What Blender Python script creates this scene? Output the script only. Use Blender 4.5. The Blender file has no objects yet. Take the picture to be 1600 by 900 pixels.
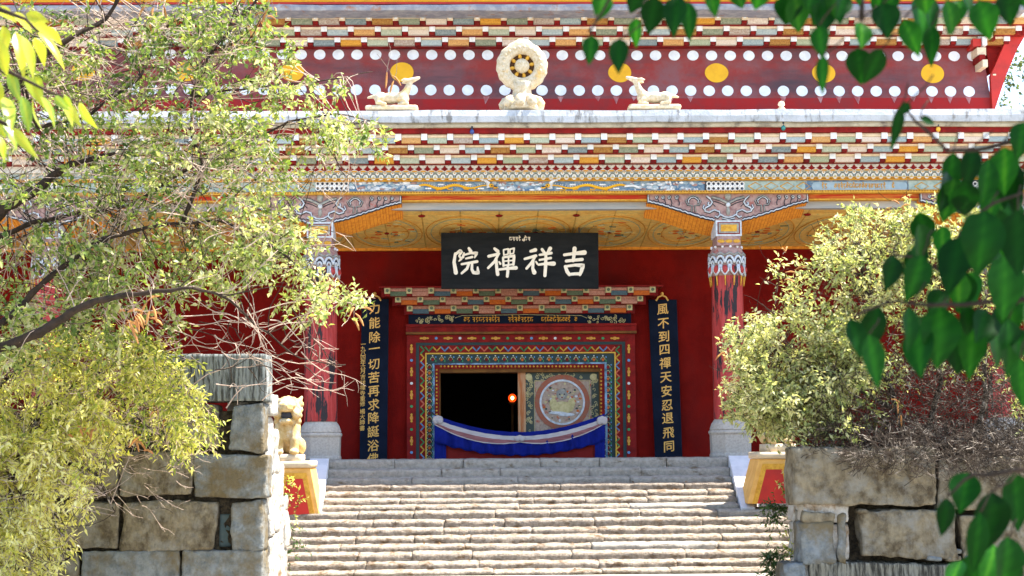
import bpy, bmesh, math, random
import numpy as np
from mathutils import Vector, Matrix, noise, Euler

SC = bpy.context.scene
COL = SC.collection
R = math.radians
random.seed(7)

# ------------------------------------------------------------------ camera, sky, sun, exposure
F = 2500.0                       # focal length in pixels of the 1600 px wide picture
CAM = Vector((0.0, -25.0, 1.6))
PITCH, YAW, ROLL = math.atan(250 / F), R(1.19), R(0.40)
cam = bpy.data.cameras.new('camera')
cam_o = bpy.data.objects.new('camera', cam)
COL.objects.link(cam_o)
cam.sensor_width = 36.0
cam.lens = 36.0 * F / 1600.0
cam.clip_start, cam.clip_end = 0.1, 3000.0
CM = Matrix.Rotation(-YAW, 4, 'Z') @ Matrix.Rotation(math.pi / 2 + PITCH, 4, 'X') @ Matrix.Rotation(-ROLL, 4, 'Z')
cam_o.matrix_world = Matrix.Translation(CAM) @ CM
cam.dof.use_dof = True
cam.dof.focus_distance = 24.5
cam.dof.aperture_fstop = 6.0
SC.camera = cam_o
SUN = Vector((0.47, 0.062, 0.88)).normalized()
world = bpy.data.worlds.new("World")
SC.world = world
world.use_nodes = True
wn = world.node_tree
sky = wn.nodes.new('ShaderNodeTexSky')
sky.sky_type = 'NISHITA'
sky.sun_disc = False
sky.sun_elevation = math.asin(SUN.z)
sky.sun_rotation = math.atan2(SUN.x, SUN.y)
sky.air_density, sky.dust_density, sky.ozone_density = 1.0, 0.9, 1.0
bg = wn.nodes['Background']
bg.inputs['Strength'].default_value = 0.135
wn.links.new(sky.outputs[0], bg.inputs['Color'])
sun = bpy.data.lights.new('sun', 'SUN')
sun.energy, sun.angle, sun.color = 5.0, R(0.5), (1.0, 0.95, 0.87)
sun_o = bpy.data.objects.new('sun', sun)
COL.objects.link(sun_o)
sun_o.rotation_euler = SUN.to_track_quat('Z', 'Y').to_euler()
SC.view_settings.view_transform = 'Standard'
SC.view_settings.look = 'None'
SC.view_settings.exposure = 2.05
SC.view_settings.gamma = 1.0
SC.view_settings.use_curve_mapping = False
SC.cycles.max_bounces = 8
SC.cycles.diffuse_bounces = 5
SC.cycles.transparent_max_bounces = 8
SC.cycles.sample_clamp_indirect = 6.0

# ------------------------------------------------------------------ measuring helpers
CR = CM.to_3x3()
def P(px, py, Y):
    d = CR @ Vector(((px - 800) / F, (450 - py) / F, -1.0))
    t = (Y - CAM.y) / d.y
    return CAM + d * t
def X(px, Y, py=450): return P(px, py, Y).x
def Z(py, Y, px=815): return P(px, py, Y).z
def S(Y): return (Y - CAM.y) / F          # metres per picture pixel at depth Y

# ------------------------------------------------------------------ materials
MATS = {}
def mat(name, c, c2=None, scale=4.0, lo=0.42, hi=0.62, rough=0.8, bump=0.0, bscale=25.0, spec=0.14,
        metal=0.0, stretch=(1, 1, 1), c3=None, scale3=1.2, lo3=0.55, hi3=0.7, stretch3=(1, 1, 1), detail=7.0):
    m = bpy.data.materials.new(name)
    m.use_nodes = True
    nt = m.node_tree
    b = nt.nodes['Principled BSDF']
    b.inputs['Roughness'].default_value = rough
    b.inputs['Specular IOR Level'].default_value = spec
    b.inputs['Metallic'].default_value = metal
    co = nt.nodes.new('ShaderNodeTexCoord')
    def noise_fac(sc, st, lo, hi, det=detail):
        mp = nt.nodes.new('ShaderNodeMapping')
        mp.inputs['Scale'].default_value = st
        nt.links.new(co.outputs['Object'], mp.inputs['Vector'])
        n = nt.nodes.new('ShaderNodeTexNoise')
        n.inputs['Scale'].default_value = sc
        n.inputs['Detail'].default_value = det
        n.inputs['Roughness'].default_value = 0.65
        nt.links.new(mp.outputs[0], n.inputs['Vector'])
        r = nt.nodes.new('ShaderNodeMapRange')
        r.inputs['From Min'].default_value = lo
        r.inputs['From Max'].default_value = hi
        nt.links.new(n.outputs['Fac'], r.inputs['Value'])
        return r.outputs[0], n.outputs['Fac']
    def mix(fac, a, bcol):
        x = nt.nodes.new('ShaderNodeMix')
        x.data_type = 'RGBA'
        nt.links.new(fac, x.inputs[0])
        for sock, val in ((x.inputs[6], a), (x.inputs[7], bcol)):
            if isinstance(val, tuple): sock.default_value = (*val[:3], 1)
            else: nt.links.new(val, sock)
        return x.outputs[2]
    cur = tuple(c)
    if c2 is not None:
        f, _ = noise_fac(scale, stretch, lo, hi)
        cur = mix(f, cur, tuple(c2))
    if c3 is not None:
        f, _ = noise_fac(scale3, stretch3, lo3, hi3)
        cur = mix(f, cur, tuple(c3))
    if isinstance(cur, tuple): b.inputs['Base Color'].default_value = (*cur, 1)
    else: nt.links.new(cur, b.inputs['Base Color'])
    if bump:
        _, raw = noise_fac(bscale, stretch, 0, 1, 5.0)
        bp = nt.nodes.new('ShaderNodeBump')
        bp.inputs['Strength'].default_value = bump
        bp.inputs['Distance'].default_value = 0.05
        nt.links.new(raw, bp.inputs['Height'])
        nt.links.new(bp.outputs[0], b.inputs['Normal'])
    MATS[name] = m
    return m

def leaf_mat(name, ramp, transl=0.45, rough=0.45, spec=0.25, tcol=(1.25, 1.15, .45)):
    m = bpy.data.materials.new(name)
    m.use_nodes = True
    nt = m.node_tree
    b = nt.nodes['Principled BSDF']
    out = nt.nodes['Material Output']
    b.inputs['Roughness'].default_value = rough
    b.inputs['Specular IOR Level'].default_value = spec
    at = nt.nodes.new('ShaderNodeAttribute')
    at.attribute_name = 'tint'
    cr = nt.nodes.new('ShaderNodeValToRGB')
    el = cr.color_ramp.elements
    while len(el) < len(ramp): el.new(0.5)
    for e, (p, c) in zip(el, ramp):
        e.position, e.color = p, (*c, 1)
    nt.links.new(at.outputs['Fac'], cr.inputs[0])
    nt.links.new(cr.outputs[0], b.inputs['Base Color'])
    t = nt.nodes.new('ShaderNodeBsdfTranslucent')
    g = nt.nodes.new('ShaderNodeMix'); g.data_type = 'RGBA'; g.blend_type = 'MULTIPLY'
    g.inputs[0].default_value = 1.0
    g.inputs[7].default_value = (*tcol, 1)
    nt.links.new(cr.outputs[0], g.inputs[6])
    nt.links.new(g.outputs[2], t.inputs['Color'])
    ms = nt.nodes.new('ShaderNodeMixShader')
    ms.inputs[0].default_value = transl
    nt.links.new(b.outputs[0], ms.inputs[1])
    nt.links.new(t.outputs[0], ms.inputs[2])
    nt.links.new(ms.outputs[0], out.inputs['Surface'])
    return m

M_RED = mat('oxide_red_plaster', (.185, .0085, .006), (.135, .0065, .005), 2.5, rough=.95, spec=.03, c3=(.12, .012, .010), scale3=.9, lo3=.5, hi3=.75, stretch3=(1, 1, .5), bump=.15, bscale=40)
M_DKRED = mat('dark_red_paint', (.24, .011, .009), (.14, .008, .007), 6, rough=.7)
M_BRED = mat('bright_red_paint', (.50, .022, .014), (.38, .02, .014), 3, rough=.6, spec=.4)
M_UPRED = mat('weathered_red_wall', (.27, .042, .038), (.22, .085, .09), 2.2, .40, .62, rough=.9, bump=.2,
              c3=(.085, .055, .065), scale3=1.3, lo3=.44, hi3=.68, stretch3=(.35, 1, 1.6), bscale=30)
M_BANDRED = mat('red_wall_foot', (.34, .022, .022), (.26, .03, .03), 3, rough=.9)
M_WHITE = mat('white_paint', (.80, .80, .80), (.70, .69, .68), 9, rough=.8)
M_DOT = mat('whitewash', (.78, .80, .83), (.66, .68, .72), 6, rough=.9)
M_CREAM = mat('cream_paint', (.74, .60, .42), (.62, .48, .33), 12, rough=.8)
M_FRIEZE = mat('chalky_white_frieze', (.70, .67, .60), (.52, .50, .45), 14, rough=.85)
M_GREEN = mat('sage_paint', (.44, .45, .30), (.24, .28, .17), 60, .40, .66, rough=.8)
M_PINK = mat('pale_pink_paint', (.66, .55, .44), (.46, .28, .20), 60, .5, .72, rough=.8)
M_BLUEG = mat('blue_grey_paint', (.38, .43, .41), (.20, .27, .29), 60, .40, .66, rough=.8)
M_ORANGE = mat('ochre_orange_paint', (.64, .31, .045), (.40, .14, .02), 60, .46, .7, rough=.8)
M_GREEN2 = mat('dull_green_paint', (.13, .17, .10), (.09, .11, .07), 45, rough=.8)
M_PINK2 = mat('dull_pink_paint', (.50, .24, .17), (.36, .15, .10), 45, rough=.8)
M_BLUE2 = mat('dull_blue_paint', (.09, .14, .16), (.06, .09, .11), 45, rough=.8)
M_ORANGE2 = mat('deep_orange_paint', (.55, .13, .02), (.42, .09, .02), 45, rough=.8)
M_CREAM2 = mat('old_cream_paint', (.55, .47, .25), (.42, .36, .16), 20, rough=.8)
M_GOLD = mat('ochre_gold_paint', (.66, .36, .05), (.50, .24, .03), 20, rough=.6)
M_GILT = mat('gilt_letter_paint', (.80, .46, .10), (.62, .32, .06), 30, rough=.45, spec=.5)
M_DISC = mat('yellow_disc_paint', (.78, .42, .03), (.70, .36, .03), 5, rough=.85)
M_PLAST = mat('whitewashed_parapet', (.50, .51, .53), (.40, .41, .42), 3, rough=.9, bump=.3, bscale=18,
              c3=(.20, .19, .18), scale3=3.0, lo3=.54, hi3=.66, stretch3=(3.2, 1, .9))
M_TAN = mat('tan_cement', (.48, .41, .29), (.34, .28, .20), 5, rough=.9, bump=.3, c3=(.13, .10, .08), scale3=3, lo3=.56, hi3=.7)
M_GREYBEAM = mat('faded_grey_blue_beam', (.30, .32, .34), (.42, .40, .37), 3, rough=.8, stretch=(.25, 1, 3), c3=(.20, .25, .31), scale3=2, stretch3=(.3, 1, 3))
M_BEAMBLUE = mat('painted_blue_ground', (.11, .19, .29), (.30, .36, .38), 9, .46, .60, rough=.8, stretch=(.7, 1, 1.3), c3=(.42, .40, .38), scale3=14, lo3=.55, hi3=.66)
M_BEAMGRN = mat('painted_pale_green_ground', (.38, .46, .42), (.26, .34, .31), 12, rough=.8)
M_PLAQ = mat('painted_pale_blue_ground', (.33, .42, .47), (.27, .36, .42), 10, rough=.8)
M_BEAMRED = mat('scuffed_red_beam', (.45, .04, .02), (.55, .17, .04), 4, .5, .6, rough=.7, stretch=(.25, 1, 4))
M_CEIL = mat('ochre_ceiling_paint', (.66, .42, .10), (.52, .32, .08), 7, rough=.8, c3=(.34, .29, .09), scale3=18, lo3=.52, hi3=.66)
M_ORWOOD = mat('orange_plank_paint', (.80, .33, .04), (.62, .22, .03), 6, rough=.75, stretch=(3, 3, .4))
M_CARVE = mat('carved_pinkish_ground', (.40, .26, .23), (.25, .14, .13), 14, rough=.85, c3=(.36, .09, .07), scale3=9, lo3=.58, hi3=.7)
M_CARVEW = mat('carved_pale_relief', (.60, .63, .66), (.42, .44, .46), 18, rough=.85)
M_CARVEG = mat('carved_grey_relief', (.24, .24, .22), (.38, .36, .31), 18, rough=.85)
M_INK = mat('dark_outline_paint', (.045, .045, .055), rough=.8)
M_COLRED = mat('peeling_red_lacquer', (.46, .055, .050), (.32, .022, .018), 6, rough=.6, spec=.3, stretch=(3, 3, .3), bump=.4, bscale=14,
               c3=(.022, .015, .018), scale3=3.6, lo3=.54, hi3=.57, stretch3=(2.6, 2.6, .40))
M_GRANITE = mat('pale_granite', (.45, .405, .35), (.35, .315, .28), 30, rough=.85, bump=.15, bscale=60)
M_RAMP = mat('smooth_white_marble', (.66, .66, .68), (.54, .55, .58), 4, rough=.7)
M_STEP = mat('worn_granite_step', (.35, .295, .235), (.19, .15, .11), 20, .38, .66, rough=.9, bump=.7, bscale=38,
             c3=(.13, .085, .048), scale3=5.5, lo3=.53, hi3=.66, stretch3=(1, .5, 2.2))
M_STEP2 = mat('grey_granite_step', (.36, .325, .275), (.25, .225, .19), 16, .40, .62, rough=.9, bump=.5, bscale=45,
              c3=(.13, .09, .05), scale3=3.4, lo3=.58, hi3=.70, stretch3=(1, .5, 2.2))
M_BLOCK = mat('blue_grey_wall_stone', (.21, .22, .215), (.11, .12, .12), 9, .40, .66, rough=.92, bump=.9, bscale=16,
              c3=(.135, .105, .06), scale3=1.9, lo3=.46, hi3=.60)
M_BLOCK2 = mat('brown_wall_stone', (.23, .19, .125), (.075, .056, .034), 7, .38, .66, rough=.95, bump=1.0, bscale=15, stretch=(1.15, 1, .9),
               c3=(.22, .205, .17), scale3=3.2, lo3=.48, hi3=.66)
M_CHISEL = mat('chisel_marked_stone', (.22, .235, .225), (.05, .05, .045), 9, .46, .60, rough=.95, bump=.9, bscale=11, stretch=(3.4, 1, .38))
M_CHISEL2 = mat('dark_chisel_marked_stone', (.24, .22, .17), (.05, .045, .035), 9, .42, .58, rough=.95, bump=.9, bscale=11, stretch=(3.4, 1, .38))
M_PALE = mat('lit_wall_end_stone', (.46, .43, .38), (.34, .30, .25), 9, rough=.92, bump=.9, bscale=16, c3=(.20, .13, .07), scale3=3, lo3=.56, hi3=.68)  # wall ends lightened: the light falling on them is put into the colour
M_SLATE = mat('dark_slate_chip', (.05, .075, .08), (.07, .09, .09), 9, rough=.8)
M_GAP = mat('dark_joint_soil', (.035, .030, .022), (.05, .04, .03), 9, rough=1.0)
M_GRIT = mat('gritty_joint_soil', (.075, .058, .038), (.022, .018, .013), 14, .4, .6, rough=1.0, bump=1.0, bscale=30)
M_SOIL = mat('dry_earth', (.22, .17, .11), (.15, .12, .08), 2, rough=1.0, bump=.5)
M_GROUND = mat('pale_dusty_paving', (.36, .33, .28), (.27, .25, .21), 1.5, rough=.95, bump=.4)
M_BOARD = mat('black_lacquer_board', (.009, .010, .0105), (.016, .0165, .0165), 3, rough=.7, spec=.10, stretch=(.6, 1, 3))
M_NAVY = mat('blue_black_board', (.004, .007, .017), (.006, .011, .026), 3, rough=.7, spec=.08)
M_IVORY = mat('ivory_letter_paint', (.88, .80, .66), (.82, .72, .56), 30, rough=.7)
M_STATUE = mat('pale_gilded_stone', (.60, .51, .37), (.48, .37, .22), 22, rough=.6, c3=(.72, .42, .10), scale3=4, lo3=.56, hi3=.75)
M_LION = mat('yellow_glazed_lion', (.56, .42, .22), (.44, .28, .09), 9, rough=.6, c3=(.60, .56, .48), scale3=6, lo3=.55, hi3=.7, bump=.3)
M_PIERY = mat('yellow_pier_trim', (.72, .42, .13), (.62, .34, .09), 6, rough=.7)
M_PIERC = mat('buff_stone_cap', (.58, .47, .32), (.50, .40, .27), 8, rough=.8)
M_BLUECL = mat('royal_blue_cloth', (.006, .014, .19), (.005, .011, .14), 6, rough=.85, spec=.15)
M_WHITECL = mat('faded_white_cloth', (.55, .50, .47), (.46, .40, .40), 10, rough=.9, stretch=(.4, 1, 4))
M_PINKCL = mat('faded_rose_cloth', (.33, .14, .14), (.24, .09, .09), 10, rough=.9, stretch=(.4, 1, 4))
M_REDCL = mat('maroon_cloth', (.20, .016, .012), (.16, .012, .010), 4, rough=.9)
M_TEAL = mat('dark_teal_line', (.035, .055, .055), rough=.7)
M_SKYB = mat('light_blue_line', (.22, .36, .50), (.05, .09, .14), 8, rough=.5)
M_JAMB = mat('brown_jamb_wood', (.20, .085, .02), (.13, .05, .015), 6, rough=.7)
M_LEAFW = mat('painted_door_leaf', (.42, .32, .24), (.30, .22, .18), 22, rough=.8, c3=(.40, .10, .06), scale3=11, lo3=.55, hi3=.66)
M_ROSE = mat('worn_coral_ring', (.34, .10, .055), (.26, .13, .09), 14, rough=.85)
M_STILE = mat('worn_orange_stile', (.42, .13, .04), (.50, .32, .18), 5, rough=.7, stretch=(4, 4, .4))
M_DOORG = mat('dark_green_scroll_ground', (.06, .075, .065), rough=.8)
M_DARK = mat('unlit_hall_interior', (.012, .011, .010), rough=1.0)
M_BARK = mat('dark_tree_bark', (.045, .030, .021), (.025, .018, .013), 14, rough=.9, bump=.4)
M_TWIG = mat('pale_dry_twig', (.42, .32, .25), (.28, .20, .15), 10, rough=.85)
M_TWIG2 = mat('brown_twig_lit_flecks', (.032, .022, .015), (.30, .25, .20), 9, .54, .64, rough=.85)  # pale flecks are sunlit glints painted into the brown
M_POD = mat('brown_seed_pod', (.46, .22, .07), (.34, .14, .05), 12, rough=.8)
C_GRN, C_RDD, C_BLU, C_YEL, C_WHT = [mat(n, c, rough=.6) for n, c in (
    ('border_green', (.05, .26, .10)), ('border_coral', (.62, .17, .10)), ('border_blue', (.13, .28, .48)),
    ('border_yellow', (.62, .38, .06)), ('border_white', (.62, .62, .60)))]

# ------------------------------------------------------------------ mesh helpers
def emp(name, loc, label, cat, group=None):
    o = bpy.data.objects.new(name, None)
    COL.objects.link(o)
    o.location = loc
    o.empty_display_size = .2
    o['label'], o['category'] = label, cat
    if group: o['group'] = group
    return o
def adopt(o, parent):                                   # meshes are built in world coordinates, whatever they hang under
    o.parent = parent
    m = Matrix.LocRotScale(parent.location, parent.rotation_euler, parent.scale) if parent.parent is None else Matrix.Identity(4)
    o.matrix_parent_inverse = m.inverted()
def tag(o, label, cat=None, group=None, kind=None):
    if label: o['label'] = label
    if cat: o['category'] = cat
    if group: o['group'] = group
    if kind: o['kind'] = kind
    return o

class MB:
    def __init__(s): s.v, s.f, s.m, s.mats = [], [], [], []
    def mi(s, m):
        if m not in s.mats: s.mats.append(m)
        return s.mats.index(m)
    def add(s, vs, fs, m):
        k, i = len(s.v), s.mi(m)
        s.v += [tuple(p) for p in vs]
        for f in fs:
            s.f.append([k + q for q in f]); s.m.append(i)
    def box(s, x0, x1, y0, y1, z0, z1, m, bottom=None):
        vs = [(x0, y0, z0), (x1, y0, z0), (x1, y1, z0), (x0, y1, z0), (x0, y0, z1), (x1, y0, z1), (x1, y1, z1), (x0, y1, z1)]
        s.add(vs, [(4, 5, 6, 7), (0, 1, 5, 4), (1, 2, 6, 5), (2, 3, 7, 6), (3, 0, 4, 7)], m)
        s.add(vs, [(3, 2, 1, 0)], bottom or m)
    def hexa(s, vs, m):
        s.add(vs, [(3, 2, 1, 0), (4, 5, 6, 7), (0, 1, 5, 4), (1, 2, 6, 5), (2, 3, 7, 6), (3, 0, 4, 7)], m)
    def prism(s, pts, y0, y1, m, back=True):          # pts: (x, z) polygon, extruded along y
        n = len(pts)
        a = sum(pts[i][0] * pts[(i + 1) % n][1] - pts[(i + 1) % n][0] * pts[i][1] for i in range(n))
        if a < 0: pts = pts[::-1]
        vs = [(x, y0, z) for x, z in pts] + [(x, y1, z) for x, z in pts]
        fs = [list(range(n))] + [(i, n + i, n + (i + 1) % n, (i + 1) % n) for i in range(n)]
        if back: fs.append([n + i for i in reversed(range(n))])
        s.add(vs, fs, m)
    def ppoly(s, ppx, Y, th, m):                        # polygon measured on the photograph, standing at depth Y
        s.prism([(P(a, b, Y).x, P(a, b, Y).z) for a, b in ppx], Y, Y + th, m)
    def ell(s, cx, cz, rx, rz, y0, y1, m, n=18):
        s.prism([(cx + rx * math.cos(t * 2 * math.pi / n), cz + rz * math.sin(t * 2 * math.pi / n)) for t in range(n)], y0, y1, m, False)
    def tube(s, pts, rad, m, sides=5, squash=1.0, cap=True):
        pts = [Vector(p) for p in pts]
        if len(pts) < 2: return
        if not hasattr(rad, '__len__'): rad = [rad] * len(pts)
        vs, fs = [], []
        prev = None
        for i, p in enumerate(pts):
            t = (pts[min(i + 1, len(pts) - 1)] - pts[max(i - 1, 0)])
            if t.length < 1e-9: t = Vector((0, 0, 1))
            t.normalize()
            if prev is None:
                a = Vector((0, 1, 0)) if abs(t.y) < .9 else Vector((1, 0, 0))
                u = t.cross(a).normalized()
            else:
                u = (prev - t * prev.dot(t))
                if u.length < 1e-6: u = t.orthogonal()
                u.normalize()
            prev = u
            w = t.cross(u)
            for k in range(sides):
                an = 2 * math.pi * k / sides
                vs.append(p + (u * math.cos(an) + w * math.sin(an) * squash) * rad[i])
        for i in range(len(pts) - 1):
            for k in range(sides):
                a, b = i * sides + k, i * sides + (k + 1) % sides
                fs.append((a, b, b + sides, a + sides))
        if cap:
            fs.append(list(reversed(range(sides))))
            fs.append([len(vs) - sides + k for k in range(sides)])
        s.add(vs, fs, m)
    def lathe(s, c, prof, m, n=24, axis='z', a0=0.0):
        cx, cy, cz = c
        vs, fs = [], []
        for r, h in prof:
            for k in range(n):
                a = 2 * math.pi * k / n + a0
                if axis == 'z': vs.append((cx + r * math.cos(a), cy + r * math.sin(a), cz + h))
                else: vs.append((cx + r * math.cos(a), cy + h, cz + r * math.sin(a)))
        for i in range(len(prof) - 1):
            for k in range(n):
                a, b = i * n + k, i * n + (k + 1) % n
                q = (a, b, b + n, a + n)
                fs.append(q if axis == 'z' else q[::-1])
        e = [list(reversed(range(n))), [len(vs) - n + k for k in range(n)]]
        if axis != 'z': e = [q[::-1] for q in e]
        s.add(vs, fs + e, m)
    def ball(s, c, r, m, n=10, k=7):
        r = r if hasattr(r, '__len__') else (r, r, r)
        vs = [(c[0], c[1], c[2] - r[2])]
        for i in range(1, k):
            t = math.pi * i / k - math.pi / 2
            for j in range(n):
                a = 2 * math.pi * j / n
                vs.append((c[0] + r[0] * math.cos(t) * math.cos(a), c[1] + r[1] * math.cos(t) * math.sin(a), c[2] + r[2] * math.sin(t)))
        vs.append((c[0], c[1], c[2] + r[2]))
        fs = [(0, 1 + (j + 1) % n, 1 + j) for j in range(n)]
        for i in range(k - 2):
            for j in range(n):
                a, b = 1 + i * n + j, 1 + i * n + (j + 1) % n
                fs.append((a, b, b + n, a + n))
        L = len(vs) - 1
        fs += [(L, L - n + j, L - n + (j + 1) % n) for j in range(n)]
        s.add(vs, fs, m)
    def stone(s, x0, x1, y0, y1, z0, z1, m, cell=.06, rnd=.03, amp=.012, freq=3.0, seed=0.0, skew=0.0, tilt=0.0):
        dims = (x1 - x0, y1 - y0, z1 - z0)
        ns = [max(2, min(60, int(round(d / cell)))) for d in dims]
        idx, vs, fs = {}, [], []
        lo, hi = Vector((x0, y0, z0)), Vector((x1, y1, z1))
        off = Vector((seed * 3.7, seed * 1.3, seed * 7.1))
        rq = random.Random(seed)
        sk = [rq.uniform(-skew, skew) for _ in range(8)]
        def vert(i, j, k):
            key = (i, j, k)
            if key in idx: return idx[key]
            p = Vector((x0 + dims[0] * i / ns[0], y0 + dims[1] * j / ns[1], z0 + dims[2] * k / ns[2]))
            q = Vector([min(max(p[a], lo[a] + rnd), hi[a] - rnd) for a in range(3)])
            d = p - q
            if d.length > 1e-9: p = q + d.normalized() * min(d.length, rnd)
            p = p + noise.noise_vector((p + off) * freq) * amp + noise.noise_vector((p + off) * freq * 3.3) * amp * .5 + noise.noise_vector((p + off) * 19.0) * amp * .3
            if tilt: p.z += tilt * max(0.0, p.y - y0 - .012) * (k / ns[2])
            if skew:
                u, w = i / ns[0], k / ns[2]
                p.x += ((1 - u) * (1 - w) * sk[0] + u * (1 - w) * sk[1] + (1 - u) * w * sk[2] + u * w * sk[3])
                p.z += ((1 - u) * (1 - w) * sk[4] + u * (1 - w) * sk[5] + (1 - u) * w * sk[6] + u * w * sk[7])
            idx[key] = len(vs); vs.append(p)
            return idx[key]
        for a in range(3):
            b, c = (a + 1) % 3, (a + 2) % 3
            for side in (0, ns[a]):
                for u in range(ns[b]):
                    for w in range(ns[c]):
                        q = []
                        for du, dw in ((0, 0), (1, 0), (1, 1), (0, 1)):
                            t = [0, 0, 0]; t[a] = side; t[b] = u + du; t[c] = w + dw
                            q.append(vert(*t))
                        fs.append(q if side else q[::-1])
        s.add(vs, fs, m)
    def build(s, name, parent=None, smooth=False, bevel=0.0):
        me = bpy.data.meshes.new(name)
        me.from_pydata(s.v, [], s.f)
        for m in s.mats: me.materials.append(m)
        me.polygons.foreach_set('material_index', s.m)
        if smooth: me.polygons.foreach_set('use_smooth', [True] * len(s.f))
        me.update()
        o = bpy.data.objects.new(name, me)
        COL.objects.link(o)
        if parent is not None: adopt(o, parent)
        if bevel:
            b = o.modifiers.new('bevel', 'BEVEL')
            b.width, b.segments, b.limit_method = bevel, 2, 'ANGLE'
        return o

def blend_body(name, blobs, m, parent, voxel=.012, smooth=4):
    """one continuous surface grown from overlapping balls and tapered limbs"""
    mb = MB()
    for b in blobs:
        if b[0] == 'b': mb.ball(b[1], b[2], m, 14, 10)
        else:
            pts, rad = [Vector(p) for p in b[1]], b[2]
            mb.tube(pts, rad, m, 10)
            for p, r in zip(pts, rad): mb.ball(p, r, m, 12, 8)
    o = mb.build(name)
    r = o.modifiers.new('remesh', 'REMESH'); r.mode = 'VOXEL'; r.voxel_size = voxel
    sm = o.modifiers.new('smooth', 'SMOOTH'); sm.iterations = smooth; sm.factor = .5
    dg = bpy.context.evaluated_depsgraph_get()
    me = bpy.data.meshes.new_from_object(o.evaluated_get(dg))
    o.modifiers.clear()
    o.data = me
    me.polygons.foreach_set('use_smooth', [True] * len(me.polygons))
    me.materials.clear(); me.materials.append(m)
    if parent is not None: adopt(o, parent)
    return o

_font = {}
def glyph(ch, bold=.02):
    k = (ch, bold)
    if k not in _font:
        c = bpy.data.curves.new('lettering', 'FONT')
        c.body, c.offset, c.extrude, c.resolution_u = ch, bold, .02, 3
        o = bpy.data.objects.new('lettering', c)
        COL.objects.link(o)
        dg = bpy.context.evaluated_depsgraph_get(); dg.update()
        me = bpy.data.meshes.new_from_object(o.evaluated_get(dg))
        vs = [tuple(v.co) for v in me.vertices]; fs = [list(p.vertices) for p in me.polygons]
        bpy.data.objects.remove(o); bpy.data.meshes.remove(me); bpy.data.curves.remove(c)
        xs = [v[0] for v in vs]
        _font[k] = ([(v[0] - .5, v[1] - .36, v[2]) for v in vs], fs)
    return _font[k]
def write(mb, ch, px, py, size, Y, m, bold=.02, slant=.10):
    vs, fs = glyph(ch, 0.0)
    p, s = P(px, py, Y), size * S(Y)
    for k, (ox, oy) in enumerate(((0, 0), (.9, .35), (-.9, -.35), (.3, -.9), (-.3, .9))):
        out = []
        for x, y, z in vs:
            w = noise.noise_vector(Vector((x * 5, y * 5, ord(ch) * .37)))
            out.append((p.x + (x + w.x * .022 + ox * bold) * s, Y - (z + .004 * k) * .35 * s, p.z + (y + slant * x + w.y * .022 + oy * bold) * s))
        mb.add(out, fs, m)
def brush(mb, pts, Y, th, m):
    """a brush stroke: (px, py, width px) along its middle, with round ends, raised th off the board"""
    dense = []
    for i in range(len(pts) - 1):
        for k in range(6):
            t = k / 6; dense.append([pts[i][j] * (1 - t) + pts[i + 1][j] * t for j in range(3)])
    dense.append(list(pts[-1]))
    n = len(dense)
    L, Rr = [], []
    for i, (x, y, w) in enumerate(dense):
        a, b = dense[max(i - 1, 0)], dense[min(i + 1, n - 1)]
        dx, dy = b[0] - a[0], b[1] - a[1]
        l = math.hypot(dx, dy) or 1
        L.append((x - dy / l * w / 2, y + dx / l * w / 2)); Rr.append((x + dy / l * w / 2, y - dx / l * w / 2))
    def cap(c, frm, to):
        a0 = math.atan2(frm[1] - c[1], frm[0] - c[0]); r = c[2] / 2
        return [(c[0] + r * math.cos(a0 + s * k * math.pi / 5), c[1] + r * math.sin(a0 + s * k * math.pi / 5)) for k in range(1, 5)]
    s = -1
    ring = L + cap(dense[-1], L[-1], Rr[-1]) + Rr[::-1] + cap(dense[0], Rr[0], L[0])
    # quads along the stroke plus caps keep it free of self-crossing polygons
    def w3(p, y): q = P(p[0], p[1], Y); return (q.x, y, q.z)
    vs = [w3(p, Y - th) for p in L] + [w3(p, Y - th) for p in Rr] + [w3(p, Y) for p in L] + [w3(p, Y) for p in Rr]
    fs = []
    for i in range(n - 1):
        fs += [(i, i + 1, n + i + 1, n + i), (i, 2 * n + i, 2 * n + i + 1, i + 1), (n + i, n + i + 1, 3 * n + i + 1, 3 * n + i)]
    mb.add(vs, fs, m)
    for c in (dense[0], dense[-1]):
        q = P(c[0], c[1], Y); r = c[2] / 2 * S(Y)
        mb.ell(q.x, q.z, r, r, Y - th - .0015, Y, m, 12)
def line_px(mb, pts, Y, r, m, sides=5, squash=1.0):
    mb.tube([P(a, b, Y) for a, b in pts], r * S(Y), m, sides, squash)
def spiral(cx, cy, r0, r1, a0, turns, n=16):
    return [(cx + (r0 + (r1 - r0) * t / n) * math.cos(a0 + turns * 2 * math.pi * t / n),
             cy + (r0 + (r1 - r0) * t / n) * math.sin(a0 + turns * 2 * math.pi * t / n)) for t in range(n + 1)]

# ================================================================== SETTING
Y_EDGE = -0.75
Z_PLAT = Z(717, Y_EDGE)
g = MB(); g.add([(-900, -700, 0), (900, -700, 0), (900, 1500, 0), (-900, 1500, 0)], [(0, 1, 2, 3)], M_GROUND)
tag(g.build('ground'), None, kind='structure')

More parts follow.
